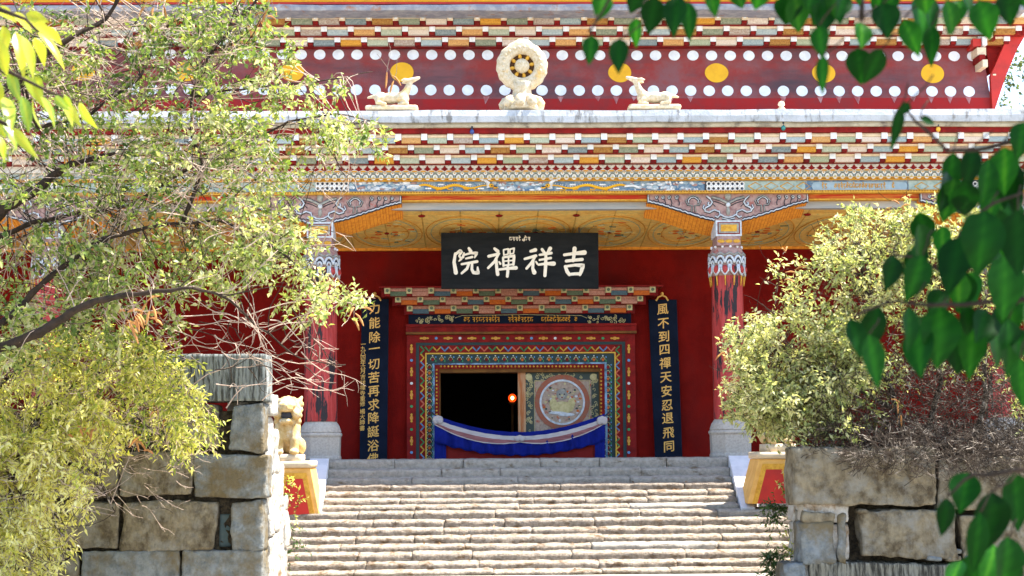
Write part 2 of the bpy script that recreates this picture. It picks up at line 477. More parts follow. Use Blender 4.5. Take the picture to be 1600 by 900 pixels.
# stone stairs: nosing heights measured on the photograph, treads 0.27 m
NOSE = [717, 733, 747, 757.5, 769, 780, 790.5, 800, 813, 826.5, 839.5, 852, 864.5, 879.5, 893, 906, 919, 932, 945]
stairs = tag(emp('stone_stairs', (X(820, -3), Y_EDGE, 0), None or 'worn granite staircase climbing to the temple porch', 'stairs'), None, kind='structure')
rs = random.Random(3)
TREAD = .27
steps_top = []
for i, ny in enumerate(NOSE):
    yf = Y_EDGE - TREAD * i
    zt = max(Z(ny, yf), .02)
    if Z(ny, yf) < 0.03: break
    znext = Z(NOSE[i + 1], yf - TREAD) if i + 1 < len(NOSE) else 0
    steps_top.append((yf, zt))
    if i < 7: xl, xr = X(512 - 1.7 * i, yf, ny) , X(1139 + 2.6 * i, yf, ny)
    else: xl, xr = X(452, yf, ny) - .45, X(1206, yf, ny) + .35
    mb = MB()
    x = xl
    zb = max(znext - .06, 0)
    while x < xr - .05:
        w = rs.uniform(.7, 1.9) if i else rs.uniform(.9, 1.3)
        x1 = x + w
        if xr - x1 < .35: x1 = xr
        dz = rs.uniform(-.006, .006) if i else 0
        mm = M_STEP2 if i < 3 or rs.random() < .03 else M_STEP
        mb.stone(x + .0004, min(x1, xr) - .0004, yf + rs.uniform(-.015, .015), yf + TREAD + (.12 if i else 1.0), zb, zt + dz, mm,
                 cell=.036 if i else .05, rnd=.012, amp=.013, freq=6.0, seed=i * 5.1 + x, tilt=.075 if i else 0)
        x = x1
    o = mb.build('step', stairs, smooth=True)
ramp = []
for sx, (pa, pb), (qa, qb) in ((-1, (484, 514), (478, 502)), (1, (1138, 1187), (1158, 1180))):
    mb = MB()
    ya, yb_ = Y_EDGE + .02, Y_EDGE - TREAD * 6.6
    za, zb = Z_PLAT + .03, Z(795, yb_)
    x0a, x1a, x0b, x1b = X(pa, ya, 717), X(pb, ya, 717), X(qa, yb_, 795), X(qb, yb_, 795)
    mb.hexa([(x0b, yb_, 0), (x1b, yb_, 0), (x1a, ya, 0), (x0a, ya, 0), (x0b, yb_, zb), (x1b, yb_, zb), (x1a, ya, za), (x0a, ya, za)], M_RAMP)
    mb.build('ramp_stone', stairs, bevel=.01)
    ramp.append((x0a, x1a, x0b, x1b))

# ================================================================== TEMPLE HALL
YB = 2.6                         # the porch's rear wall
XL, XR = X(-420, 0), X(2000, 0)
hall = emp('temple_hall', (X(815, 0), 0, 0), 'red two storey temple hall with a painted porch and dotted upper wall', 'temple')

mb = MB()
mb.box(XL, XR, Y_EDGE + .3, 14, 0, Z_PLAT - .01, M_GRANITE)
mb.box(XL, ramp[0][0] - .003, Y_EDGE, Y_EDGE + .297, 0, Z_PLAT, M_GRANITE)
mb.box(ramp[1][1] + .003, XR, Y_EDGE, Y_EDGE + .297, 0, Z_PLAT, M_GRANITE)
mb.build('platform', hall)

# rear wall with the door opening
Y0 = YB
DX0, DX1, DZ1 = X(638, Y0), X(988, Y0), Z(523, Y0)
ZTOP = Z(384, Y0)
mb = MB()
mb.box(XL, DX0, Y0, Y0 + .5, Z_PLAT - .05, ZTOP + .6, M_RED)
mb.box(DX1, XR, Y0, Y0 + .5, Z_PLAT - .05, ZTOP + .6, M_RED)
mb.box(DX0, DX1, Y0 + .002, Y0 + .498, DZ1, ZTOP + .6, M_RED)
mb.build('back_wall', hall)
# dark hall behind
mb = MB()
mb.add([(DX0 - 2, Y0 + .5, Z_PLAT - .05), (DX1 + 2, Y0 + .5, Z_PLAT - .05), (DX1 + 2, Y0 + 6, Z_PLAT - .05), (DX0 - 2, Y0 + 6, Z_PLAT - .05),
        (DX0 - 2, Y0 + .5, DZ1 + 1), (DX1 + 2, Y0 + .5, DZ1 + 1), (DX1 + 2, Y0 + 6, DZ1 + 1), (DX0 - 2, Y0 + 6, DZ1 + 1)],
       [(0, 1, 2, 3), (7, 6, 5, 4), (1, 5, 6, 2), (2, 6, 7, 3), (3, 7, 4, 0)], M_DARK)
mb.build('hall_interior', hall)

# door frame: nested painted bands (top edge, side edges measured)
frame = MB()
def band(mb, l, r, t, il, ir, it, yf, m, dep=.3):
    """an upside-down U between an outer (l, r, t) and an inner outline"""
    zt, zi, zb = Z(t, Y0), Z(it, Y0), Z_PLAT - .02
    X0, X1, I0, I1 = X(l, Y0), X(r, Y0), X(il, Y0), X(ir, Y0)
    mb.box(X0, I0, yf, yf + dep, zb, zt, m)
    mb.box(I1, X1, yf, yf + dep, zb, zt, m)
    mb.box(I0, I1, yf + .001, yf + dep, zi, zt, m)
band(frame, 636, 990, 523, 650, 975, 535, Y0 - .10, M_DKRED, .40)
band(frame, 650, 975, 535, 655, 970, 539.5, Y0 - .085, M_TEAL, .38)
band(frame, 655, 970, 539.5, 664.5, 960, 551, Y0 - .065, M_DKRED, .36)
band(frame, 664.5, 960, 551, 666.5, 958, 553, Y0 - .075, C_YEL, .36)
band(frame, 666.5, 958, 553, 676, 946, 567, Y0 - .05, M_TEAL, .34)
band(frame, 676, 946, 567, 679, 942.5, 569.5, Y0 - .062, M_SKYB, .34)
band(frame, 679, 942.5, 569.5, 685.5, 936, 575.5, Y0 - .04, M_DKRED, .32)
band(frame, 685.5, 936, 575.5, 687.5, 934.5, 581.5, Y0 + .02, M_JAMB, .40)
fr = frame.build('door_frame', hall)
# zigzag border
zz = MB()
cols = [C_GRN, C_YEL, C_BLU, C_RDD]
def zig(mb, a, b, horiz, base, tip, yf, n):
    for i in range(n):
        t0, t1 = a + (b - a) * i / n, a + (b - a) * (i + 1) / n
        pts = [(t0, base), ((t0 + t1) / 2, tip), (t1, base)]
        if not horiz: pts = [(q, p) for p, q in pts]
        line_px(mb, pts, yf, 1.25, cols[i % 4], 4)
zig(zz, 664, 961, True, 542, 548.5, Y0 - .07, 24)
zig(zz, 541, 745, False, 657, 662.5, Y0 - .07, 17)
zig(zz, 541, 745, False, 968, 962, Y0 - .07, 17)
zz.build('zigzag_border', fr)
lo = MB()
def lotus(px, py, hor, s):
    y = Y0 - .055
    mcol = random.choice([M_ORANGE2, M_DKRED, M_DKRED])
    q = P(px, py, y); k = S(y)
    lo.ell(q.x, q.z, 2.0 * k, 2.4 * k, y - .004, y, mcol, 8)
    ring = [(px + 3.3 * math.cos(a), py - 4.2 * math.sin(a)) for a in [i * math.pi / 6 for i in range(7)]]
    line_px(lo, ring, y, .55, M_CREAM2, 4)
    lo.ell(q.x + 5 * k, q.z + 4 * k, 1.2 * k, 1.4 * k, y - .004, y, C_BLU, 6)
    lo.ell(q.x + 5 * k, q.z - 2 * k, .9 * k, 2.4 * k, y - .004, y, C_GRN, 6)
    lo.ell(q.x + (0 if hor else -4 * k), q.z + 6.2 * k, 1.2 * k, 1.0 * k, y - .004, y, C_WHT, 6)
for i in range(20): lotus(676 + 14 * i, 562, True, 1)
for i in range(18):
    lotus(671, 574 + 9 * i, False, 1); lotus(950, 574 + 9 * i, False, 1)
lo.build('lotus_border', fr)
bd = MB()
for i in range(43):
    q = P(689 + 5.8 * i, 572.5, Y0 - .045); bd.ball(q, 1.7 * S(Y0), M_GOLD, 6, 4)
for i in range(26):
    for px in (682.3, 939.2):
        q = P(px, 578 + 5.8 * i, Y0 - .045); bd.ball(q, 1.7 * S(Y0), M_GOLD, 6, 4)
bd.build('bead_border', fr)
fl = MB()
def floret(px, py, hor, k):
    y = Y0 - .105; s = S(y); q = P(px, py, y)
    if k % 2 == 0:
        for d in (-1, 0, 1):
            ox, oz = (d * 5 * s, 0) if hor else (0, d * 5 * s)
            a, b = (3.4, 2.6) if hor else (2.6, 3.4)
            fl.ell(q.x + ox, q.z + oz, a * s * (1 if d == 0 else .7), b * s * (1 if d == 0 else .6), y - .004, y, M_GOLD, 8)
        fl.ell(q.x, q.z, 1.2 * s, 1.2 * s, y - .007, y, C_RDD, 6)
    else: fl.ell(q.x, q.z, 2.4 * s, 2.2 * s, y - .006, y, [C_BLU, C_WHT, C_GRN, C_GRN][(k // 2) % 4], 8)
for i in range(17): floret(663 + 18.6 * i, 528.5, True, i)
for i in range(11):
    floret(643, 545 + 18 * i, False, i); floret(982.5, 545 + 18 * i, False, i)
fl.build('flower_border', fr)
mb = MB()                      # red mouldings and the lettered blue lintel
for a, b, yy, m in ((507, 511, .20, M_DKRED), (511, 519, .16, M_DKRED), (519, 522.6, .19, M_JAMB)):
    mb.box(X(635, Y0), X(992, Y0), Y0 - yy, Y0, Z(b, Y0), Z(a, Y0) - .002, m)
mb.build('lintel_moulding', hall)
mb = MB()
mb.box(X(639, Y0), X(984, Y0), Y0 - .17, Y0, Z(507, Y0) + .002, Z(490.5, Y0), M_NAVY)
lint = mb.build('lintel_board', hall)
mb = MB()
rl = random.Random(5)
YL = Y0 - .175
def script(mb, x0, x1, py, h, Y, m, r=.75):
    """syllables of a headline script: a top bar with hooked stems below"""
    x = x0
    while x < x1 - 2:
        w = rl.uniform(4.2, 5.4)
        line_px(mb, [(x, py - h / 2), (x + w * .8, py - h / 2)], Y, r, m, 4)
        k = rl.randrange(4)
        if k == 0: line_px(mb, [(x + w * .4, py - h / 2), (x + w * .2, py), (x + w * .7, py + h * .2), (x + w * .3, py + h / 2)], Y, r, m, 4)
        elif k == 1: line_px(mb, [(x + w * .6, py - h / 2), (x + w * .6, py + h / 2)], Y, r, m, 4); line_px(mb, [(x + w * .1, py), (x + w * .55, py - h * .1)], Y, r, m, 4)
        elif k == 2: line_px(mb, spiral(x + w * .4, py + h * .05, h * .12, h * .33, 0, .9, 8), Y, r, m, 4)
        else: line_px(mb, [(x + w * .1, py - h / 2), (x + w * .15, py + h * .25), (x + w * .6, py + h * .3), (x + w * .7, py - h * .1)], Y, r, m, 4)
        if rl.random() < .25: line_px(mb, [(x + w * .2, py - h * .95), (x + w * .6, py - h * .7)], Y, r, m, 4)
        x += w
for a, b in ((725, 732), (738, 781), (794, 834), (846, 890), (898, 902)): script(mb, a, b, 499.5, 7, YL, M_ORANGE, .8)
for x0, x1 in ((646, 711), (917, 980)):
    for i in range(26):
        cx, cy = rl.uniform(x0 + 3, x1 - 3), rl.uniform(494, 504)
        line_px(mb, spiral(cx, cy, .6, rl.uniform(2, 3.2), rl.uniform(0, 6), rl.choice((-1, 1)), 8), YL, .55, M_CREAM2, 4)
line_px(mb, [(711, 497), (722, 493), (820, 491.5), (908, 493), (917, 497)], YL, .4, M_CREAM2, 4)
mb.build('lintel_lettering', lint)

# beam-end tiers -----------------------------------------------------------------
def tier(name, parent, Y, top, bot, ref, step, n0, n1, colours, first, sqm, crm, redm, sqw=.235, back=.4, bright=True):
    """one course of beam ends: pale square ends between roll-topped painted blocks"""
    mb = MB()
    x_ref = X(ref, Y, (top + bot) / 2)
    d = step * S(Y)
    zt, zb = Z(top, Y), Z(bot, Y)
    H = zt - zb
    xa, xb = x_ref + n0 * d - d * .15, x_ref + n1 * d + d * .15 + d * sqw
    mb.box(xa, xb, Y + .07, Y + back, zb - .004, zt - .002, redm)
    for i in range(n0, n1 + 1):
        x = x_ref + i * d
        w = d * sqw
        j = math.sin(i * 12.9 + top) * .006
        x += math.sin(i * 7.3 + top * 3) * d * .012
        mb.box(x, x + w, Y - .05 + j, Y + .075, zt - H * .72, zt - H * .02, sqm, redm)
        mb.box(x + w * .1, x + w * .9, Y - .02, Y + .075, zb + .003, zt - H * .72 - .001, redm)
        if name != 'door_canopy_tier':
            mb.box(x + w * .27, x + w * .73, Y - .052 + j, Y - .04, zt - H * .50, zt - H * .18, M_DOT)
        else:
            mb.ell(x + w * .5, zt - H * .34, w * .3, w * .3, Y - .056 + j, Y - .04, M_GREEN2, 8)
        if i < n1:
            c = colours[(i + first) % 4]
            if isinstance(c, list): c = rt.choice(c)
            a, b = x + w + d * .008, x + d - d * .008
            mb.tube([(a, Y + .005, zt - H * .23), (b, Y + .005, zt - H * .23)], H * .225, crm, 8)
            mb.box(a, b, Y - .012, Y + .075, zb + H * .03, zt - H * .45, c)
    return mb.build(name, parent)
def shades(m, base, dark):
    f = lambda c, k, g: tuple(x * k * (1 - g) + sum(c) / 3 * k * g for x in c)
    return [m, mat(m.name + '_faded', f(base, 1.12, .22), f(dark, 1.2, .25), 40, .40, .7, rough=.85), mat(m.name + '_dirty', f(base, .74, .12), f(dark, .7, .15), 40, .38, .64, rough=.85)]
COLS = [shades(M_ORANGE, (.64, .31, .045), (.40, .14, .02)), shades(M_GREEN, (.44, .45, .30), (.24, .28, .17)), shades(M_PINK, (.66, .55, .44), (.46, .28, .20)), shades(M_BLUEG, (.38, .43, .41), (.20, .27, .29))]
rt = random.Random(77)
COLS2 = [M_ORANGE2, M_GREEN2, M_PINK2, M_BLUE2]
can = MB(); can.box(X(596, Y0), X(1030, Y0), Y0 - .62, Y0 - .001, Z(449, Y0 - .6) + .002, Z(446.5, Y0 - .6), M_DKRED)
can.box(X(603, Y0), X(1023, Y0), Y0 - .44, Y0 - .001, Z(462, Y0 - .42) + .003, Z(448, Y0 - .6) - .003, M_DKRED)
can.box(X(622, Y0), X(1004, Y0), Y0 - .28, Y0 - .001, Z(476, Y0 - .26) + .003, Z(462, Y0 - .42) - .003, M_DKRED)
can.box(X(637, Y0), X(988, Y0), Y0 - .19, Y0 - .001, Z(490.5, Y0) + .002, Z(476, Y0 - .26) - .003, M_DKRED)
canopy = can.build('door_canopy', hall)
tier('door_canopy_tier', canopy, Y0 - .55, 449, 462, 600.5, 34.7, 0, 12, COLS2, 1, M_CREAM2, M_PINK2, M_DKRED, .26, .12)
tier('door_canopy_tier', canopy, Y0 - .40, 462.5, 475.5, 618, 34.5, 0, 11, COLS2, 0, M_CREAM2, M_PINK2, M_DKRED, .26, .12)
tier('door_canopy_tier', canopy, Y0 - .25, 476.5, 489.5, 636, 34.4, 0, 10, COLS2, 3, M_CREAM2, M_PINK2, M_DKRED, .26, .12)

# right-hand door leaf with a painted medallion
YD = Y0 + .12
mb = MB()
mb.box(X(808, YD), X(936, YD), YD, YD + .06, Z_PLAT, Z(580, YD), M_LEAFW)
leaf = mb.build('door_leaf', hall)
mb = MB(); mb.box(X(808, YD), X(820, YD), YD - .03, YD - .001, Z_PLAT, Z(580, YD), M_STILE); mb.build('door_stile', leaf)
mb = MB()
a = YD - .008
for l, r, t, b in ((820, 834, 582, 720), (922, 936, 582, 720), (834, 922, 582, 594)):
    mb.box(X(l, a), X(r, a), a, YD - .001, Z(b, a), Z(t, a), M_DOORG)
rd = random.Random(9)
for l, r, t, b in ((821, 833, 584, 715), (923, 935, 584, 715), (835, 921, 583, 593)):
    n = int((r - l) * (b - t) / 26)
    for i in range(n):
        line_px(mb, spiral(rd.uniform(l + 2, r - 2), rd.uniform(t + 2, b - 2), .5, rd.uniform(2.2, 3.6), rd.uniform(0, 6), rd.choice((-.9, .9)), 7), a, .5, M_CREAM2, 4)
for px in (826, 927):
    q = P(px, 589, a); mb.ell(q.x, q.z, 5.5 * S(a), 5.5 * S(a), a - .012, a, M_CREAM2, 10)
mb.build('scroll_border', leaf)
mb = MB()
c = P(878.5, 628.5, YD); k = S(YD)
def ringz(mb, c, r0, r1, y0, y1, m, sx=1.0):
    mb.lathe((c.x, 0, c.z), [(r0, y1), (r0, y0), (r1, y0), (r1, y1)], m, 36, 'y')
ringz(mb, c, 35 * k, 43 * k, YD - .016, YD - .001, M_ROSE)
ringz(mb, c, 32.5 * k, 35.5 * k, YD - .026, YD - .001, M_CARVEW)
mb.ell(c.x, c.z, 32.5 * k, 32.5 * k, YD - .008, YD - .001, M_LEAFW, 30)
for i in range(70):
    t, rr = rd.uniform(0, 6.28), rd.uniform(12, 30)
    px, py = 878.5 + rr * math.cos(t), 628.5 + rr * math.sin(t)
    q = P(px, py, YD - .01)
    mb.ell(q.x, q.z, rd.uniform(1.2, 2.8) * k, rd.uniform(1.0, 2.2) * k, YD - .014 - .004 * rd.random(), YD - .002, rd.choice([M_CREAM2, M_CARVEW, M_ORANGE2, M_DOORG]), 7)
for (px, py, rx, rz, mm) in ((878, 637, 19, 10, M_CREAM2), (878, 637, 15, 7, M_PINK2), (864, 630, 6, 8, M_CREAM2), (893, 630, 6, 8, M_CREAM2), (878, 616, 9, 9, M_CARVEG), (878, 617, 6.5, 6.5, M_CREAM2), (878, 621, 2.4, 1.6, M_DKRED), (872, 645, 15, 3, M_CARVEW), (885, 648, 13, 3, M_CARVEW)):
    q = P(px, py, YD); mb.ball((q.x, YD - .012, q.z), (rx * k, .02, rz * k), mm, 12, 6)
for px in (874.5, 881.5):
    q = P(px, 616, YD); mb.ball((q.x, YD - .035, q.z), 1.2 * k, M_INK, 6, 4)
mb.build('medallion', leaf)
mb = MB()
for pts in ([(835, 595), (921, 595), (921, 700)], [(835, 595), (835, 700)], [(838, 610), (850, 598)], [(905, 598), (918, 612)]):
    line_px(mb, pts, YD - .005, .7, M_CREAM2, 4)
mb.build('panel_moulding', leaf)

# ceiling of the porch: slopes from the front beam to the rear wall
YC0, YC1 = .12, YB
ZC0, ZC1 = Z(328, YC0), Z(387.5, YC1)
def CP(xx, s, lift=0.0): return Vector((xx, YC0 + (YC1 - YC0) * s, ZC0 + (ZC1 - ZC0) * s - lift))
mb = MB()
mb.hexa([CP(XL, -.02), CP(XR, -.02), CP(XR, 1), CP(XL, 1), CP(XL, -.02, -.1), CP(XR, -.02, -.1), CP(XR, 1, -.1), CP(XL, 1, -.1)], M_CEIL)
ceil = mb.build('porch_ceiling', hall)
def s_of(py):
    lo_, hi_ = 0.0, 1.0
    for _ in range(30):
        mid = (lo_ + hi_) / 2
        q = CP(X(815, 1.3), mid)
        d = CR.transposed() @ (q - CAM)
        y = 450 - F * d.y / -d.z
        if y < py: lo_ = mid
        else: hi_ = mid
    return lo_
YM = YC0 + (YC1 - YC0) * s_of(362)
S1, S2 = s_of(335), s_of(362)
TW = 58.5 * S(YM)
xc0 = X(721, YM)
mb, mr = MB(), MB()
tone = [mat('ceiling_panel_paint', (.84, .58, .17), (.70, .44, .12), 9, rough=.8, c3=(.58, .47, .16), scale3=16, lo3=.5, hi3=.66),
        mat('ceiling_panel_paint_warm', (.84, .54, .14), (.72, .40, .10), 9, rough=.8, c3=(.60, .44, .14), scale3=16, lo3=.52, hi3=.66)]
for i in range(-14, 26):
    for j, (sa, sb) in enumerate(((0, S1), (S1, S2), (S2, 1))):
        a0, a1 = xc0 + (i) * TW + .012, xc0 + (i + 1) * TW - .012
        m = tone[(i + j) % 2]
        vs = [CP(a0, sa + .006, .012), CP(a1, sa + .006, .012), CP(a1, sb - .006, .012), CP(a0, sb - .006, .012)]
        us = [CP(a0, sa + .006, -.01), CP(a1, sa + .006, -.01), CP(a1, sb - .006, -.01), CP(a0, sb - .006, -.01)]
        mb.hexa(vs + us, m)
    if i % 2 == 0:
        cx = xc0 + i * TW
        special = (i % 8 == 2)
        for q, rr, mm in ((1.0, .010, M_ORANGE), (.86, .007, M_GREEN), (.62, .008, M_ORANGE)):
            ring = [CP(cx + TW * .95 * q * math.cos(t * .2618) , S2 + (1 - S2) * .92 * q * math.sin(t * .2618) * (1 if math.sin(t * .2618) > 0 else 1.0), .02) for t in range(25)]
            mr.tube(ring, rr, mm, 4)
        for k in range(26):
            t, q = rd.uniform(0, 6.28), rd.uniform(.1, .8)
            p = CP(cx + TW * .9 * q * math.cos(t), S2 + (1 - S2) * .85 * q * math.sin(t), .018)
            mr.tube([p, p + Vector((rd.uniform(.05, .14), rd.uniform(-.1, .1), 0))], rd.uniform(.008, .016), rd.choice([M_ORANGE, M_GREEN, M_ORANGE2, M_CREAM2, M_GREEN2]), 4)
        p = CP(cx, S2, .02); mr.ball(p, (.045, .05, .02), M_DKRED, 8, 5)
        for dx in (-.14, .14):
            p = CP(cx + dx, S2 - .03, .02); mr.ball(p, (.06, .03, .015), M_ORANGE2, 8, 5)
            p = CP(cx + dx, S2 + .03, .02); mr.ball(p, (.06, .03, .015), M_ORANGE2, 8, 5)
    else:
        p = CP(xc0 + i * TW, S1, .02); mr.ball(p, (.06, .06, .025), M_DKRED, 8, 5)
mb.build('ceiling_panels', ceil)
mr.build('painted_ovals', ceil)
mb = MB()
mb.box(XL, XR, YB - .08, YB - .001, Z(391.5, YB), Z(386.5, YB), M_ORWOOD)
mb.build('ceiling_edge_board', hall)

# beams over the porch
mb = MB(); mb.box(XL, XR, -.02, .20, Z(327.5, 0), Z(314, 0), M_GREYBEAM); mb.build('grey_beam', hall, bevel=.02)
mb = MB()
mb.box(XL, XR, -.16, .20, Z(312.2, -.15), Z(303.5, -.15), M_BEAMRED)
mb.box(XL, XR, -.17, .20, Z(314.5, -.15), Z(312.3, -.15), M_GOLD)
mb.build('red_beam', hall)
YBm = -.30
mb = MB()
mb.box(XL, XR, YBm, .25, Z(299, YBm), Z(283.5, YBm), M_BEAMBLUE)
pb = mb.build('painted_beam', hall)
mb = MB()
for t, b in ((298.6, 302.8), (277.8, 283)):
    mb.box(XL, XR, YBm - .035, YBm + .2, Z(b, YBm - .03), Z(t, YBm - .03), M_GOLD)
    d = 4.4 * S(YBm); zc_ = (Z(t, YBm) + Z(b, YBm)) / 2
    x = X(100, YBm)
    while x < X(1600, YBm):
        mb.box(x, x + d * .35, YBm - .042, YBm - .03, zc_ - .008, zc_ + .008, M_JAMB)
        x += d
mb.build('beaded_moulding', pb)
Yp = YBm - .006
for l, r, m in ((-380, 420, M_BEAMGRN), (425, 492, M_BEAMGRN), (545, 640, M_BEAMBLUE), (1166, 1262, M_BEAMGRN), (1425, 1500, M_BEAMGRN), (1550, 1990, M_BEAMGRN)):
    mb = MB(); mb.box(X(l, Yp), X(r, Yp), Yp, YBm - .0005, Z(298.2, Yp), Z(284.2, Yp), m); mb.build('painted_panel', pb)
mb = MB()
for c0 in (440, 460, 480, 1180, 1205, 1230, 1255, 1440, 1470, 120, 160, 200, 240, 280, 320, 360, 400):
    line_px(mb, [(c0 - 11, 291), (c0, 285), (c0 + 11, 291), (c0, 297.5), (c0 - 11, 291)], Yp - .002, .8, M_GOLD, 4)
mb.build('diaper_lines', pb)
for l, r in ((493, 541), (1104, 1163), (52, 100), (1520, 1570)):
    mb = MB()
    mb.box(X(l, Yp), X(r, Yp), Yp - .002, YBm - .001, Z(298.2, Yp), Z(284.2, Yp), M_INK)
    x = l
    while x < r - 3:
        for cy in (287, 294.5):
            line_px(mb, spiral(x + 3.6, cy, 3.2, 3.2, 0, 1, 10), Yp - .006, 1.0, M_WHITE, 4)
        line_px(mb, [(x, 291), (x + 7.4, 291)], Yp - .006, 1.0, M_WHITE, 4)
        x += 7.4
    mb.build('lattice_panel', pb)
def dragon(x0, x1, flip):
    mb = MB()
    f = (lambda u: x0 + (x1 - x0) * u) if not flip else (lambda u: x1 - (x1 - x0) * u)
    body = [(f(u), 291.6 - 3.0 * math.sin(u * 14.0 + .5) * (1 - .3 * u)) for u in [i / 60 for i in range(61)]]
    n = len(body)
    mb.tube([P(a, b, Yp - .012) for a, b in body], [S(Yp) * (1.0 + 1.3 * math.sin(math.pi * min(1, i / n * 1.0 + .12))) for i in range(n)], M_DISC, 6)
    for i in range(3, n, 2): mb.ball(P(body[i][0], body[i][1] - 2.6, Yp - .02), .7 * S(Yp), M_WHITE, 5, 4)
    for i in (14, 24, 38, 48):
        sx_ = -1 if flip else 1
        line_px(mb, [(body[i][0], body[i][1] + 1), (body[i][0] + 3 * sx_, body[i][1] + 4), (body[i][0] + 7 * sx_, 296)], Yp - .012, .9, M_DISC, 4)
        for q_ in (-1.5, 0, 1.5): line_px(mb, [(body[i][0] + 7 * sx_, 296), (body[i][0] + 9.5 * sx_, 295.8 + q_)], Yp - .012, .5, M_DISC, 4)
    for i in (8, 19, 31, 43, 54):
        for q_ in range(3): mb.ball(P(body[i][0] + 3 * (q_ - 1), 294.5 - 6 * (i % 2), Yp - .006), (2.2 * S(Yp), .012, 1.5 * S(Yp)), M_WHITE, 7, 5)
    hx = f(1.05)
    sg = -1 if flip else 1
    q = P(hx, 290, Yp - .03); mb.ball(q, (4.4 * S(Yp), .04, 3.2 * S(Yp)), M_DISC, 10, 6)
    for q_ in (-3, -1, 1, 3): line_px(mb, [(hx - sg * 2, 290 + q_ * .6), (hx - sg * 7, 289.5 + q_ * 1.3)], Yp - .04, .8, M_WHITE, 4)
    q = P(hx + sg * 7, 293, Yp - .03); mb.ball(q, (4.2 * S(Yp), .035, 1.7 * S(Yp)), M_DISC, 8, 5)
    q = P(hx + sg * 1, 290, Yp - .065); mb.ball(q, 1.3 * S(Yp), M_INK, 6, 4)
    line_px(mb, [(hx + sg * 4, 291), (hx + sg * 9, 292)], Yp - .07, .8, M_INK, 4)
    for dy in (0, 3):
        line_px(mb, [(hx - sg * 2, 286), (hx - sg * 8, 284 - dy), (hx - sg * 15, 279 + dy)], Yp - .05, 1.2, M_WHITE, 5)
    line_px(mb, [(f(.02), 291), (f(-.1), 290), (f(-.18), 293)], Yp - .01, 1.8, M_WHITE, 5)
    mb.build('dragon_relief', pb)
dragon(655, 762, False); dragon(862, 978, True)
mb = MB()
rc = random.Random(12)
for a, b in ((548, 652), (770, 860), (985, 1100)):
    for i in range(int((b - a) / 1.5)):
        px, py = rc.uniform(a, b), rc.choice((286, 288, 293, 296)) + rc.uniform(-1, 1)
        q = P(px, py, Yp); mb.ball((q.x, Yp, q.z), (rc.uniform(1.5, 5.5) * S(Yp), .014, rc.uniform(1.0, 3.0) * S(Yp)), rc.choice([M_WHITE, M_CARVEW, M_CARVEW, M_PLAQ, M_CARVE]), 8, 5)
mb.build('painted_clouds', pb)
mb = MB()
mb.ppoly([(1268, 291), (1271, 285), (1278, 284), (1408, 284), (1415, 285), (1419, 291), (1415, 297), (1408, 298), (1278, 298), (1271, 297)], Yp - .008, .01, M_PLAQ)
script(mb, 1284, 1292, 291, 7, Yp - .012, M_GOLD, .8); script(mb, 1304, 1385, 291, 7, Yp - .012, M_GOLD, .8); script(mb, 1394, 1400, 291, 7, Yp - .012, M_GOLD, .8)
mb.build('lettered_plaque', pb)

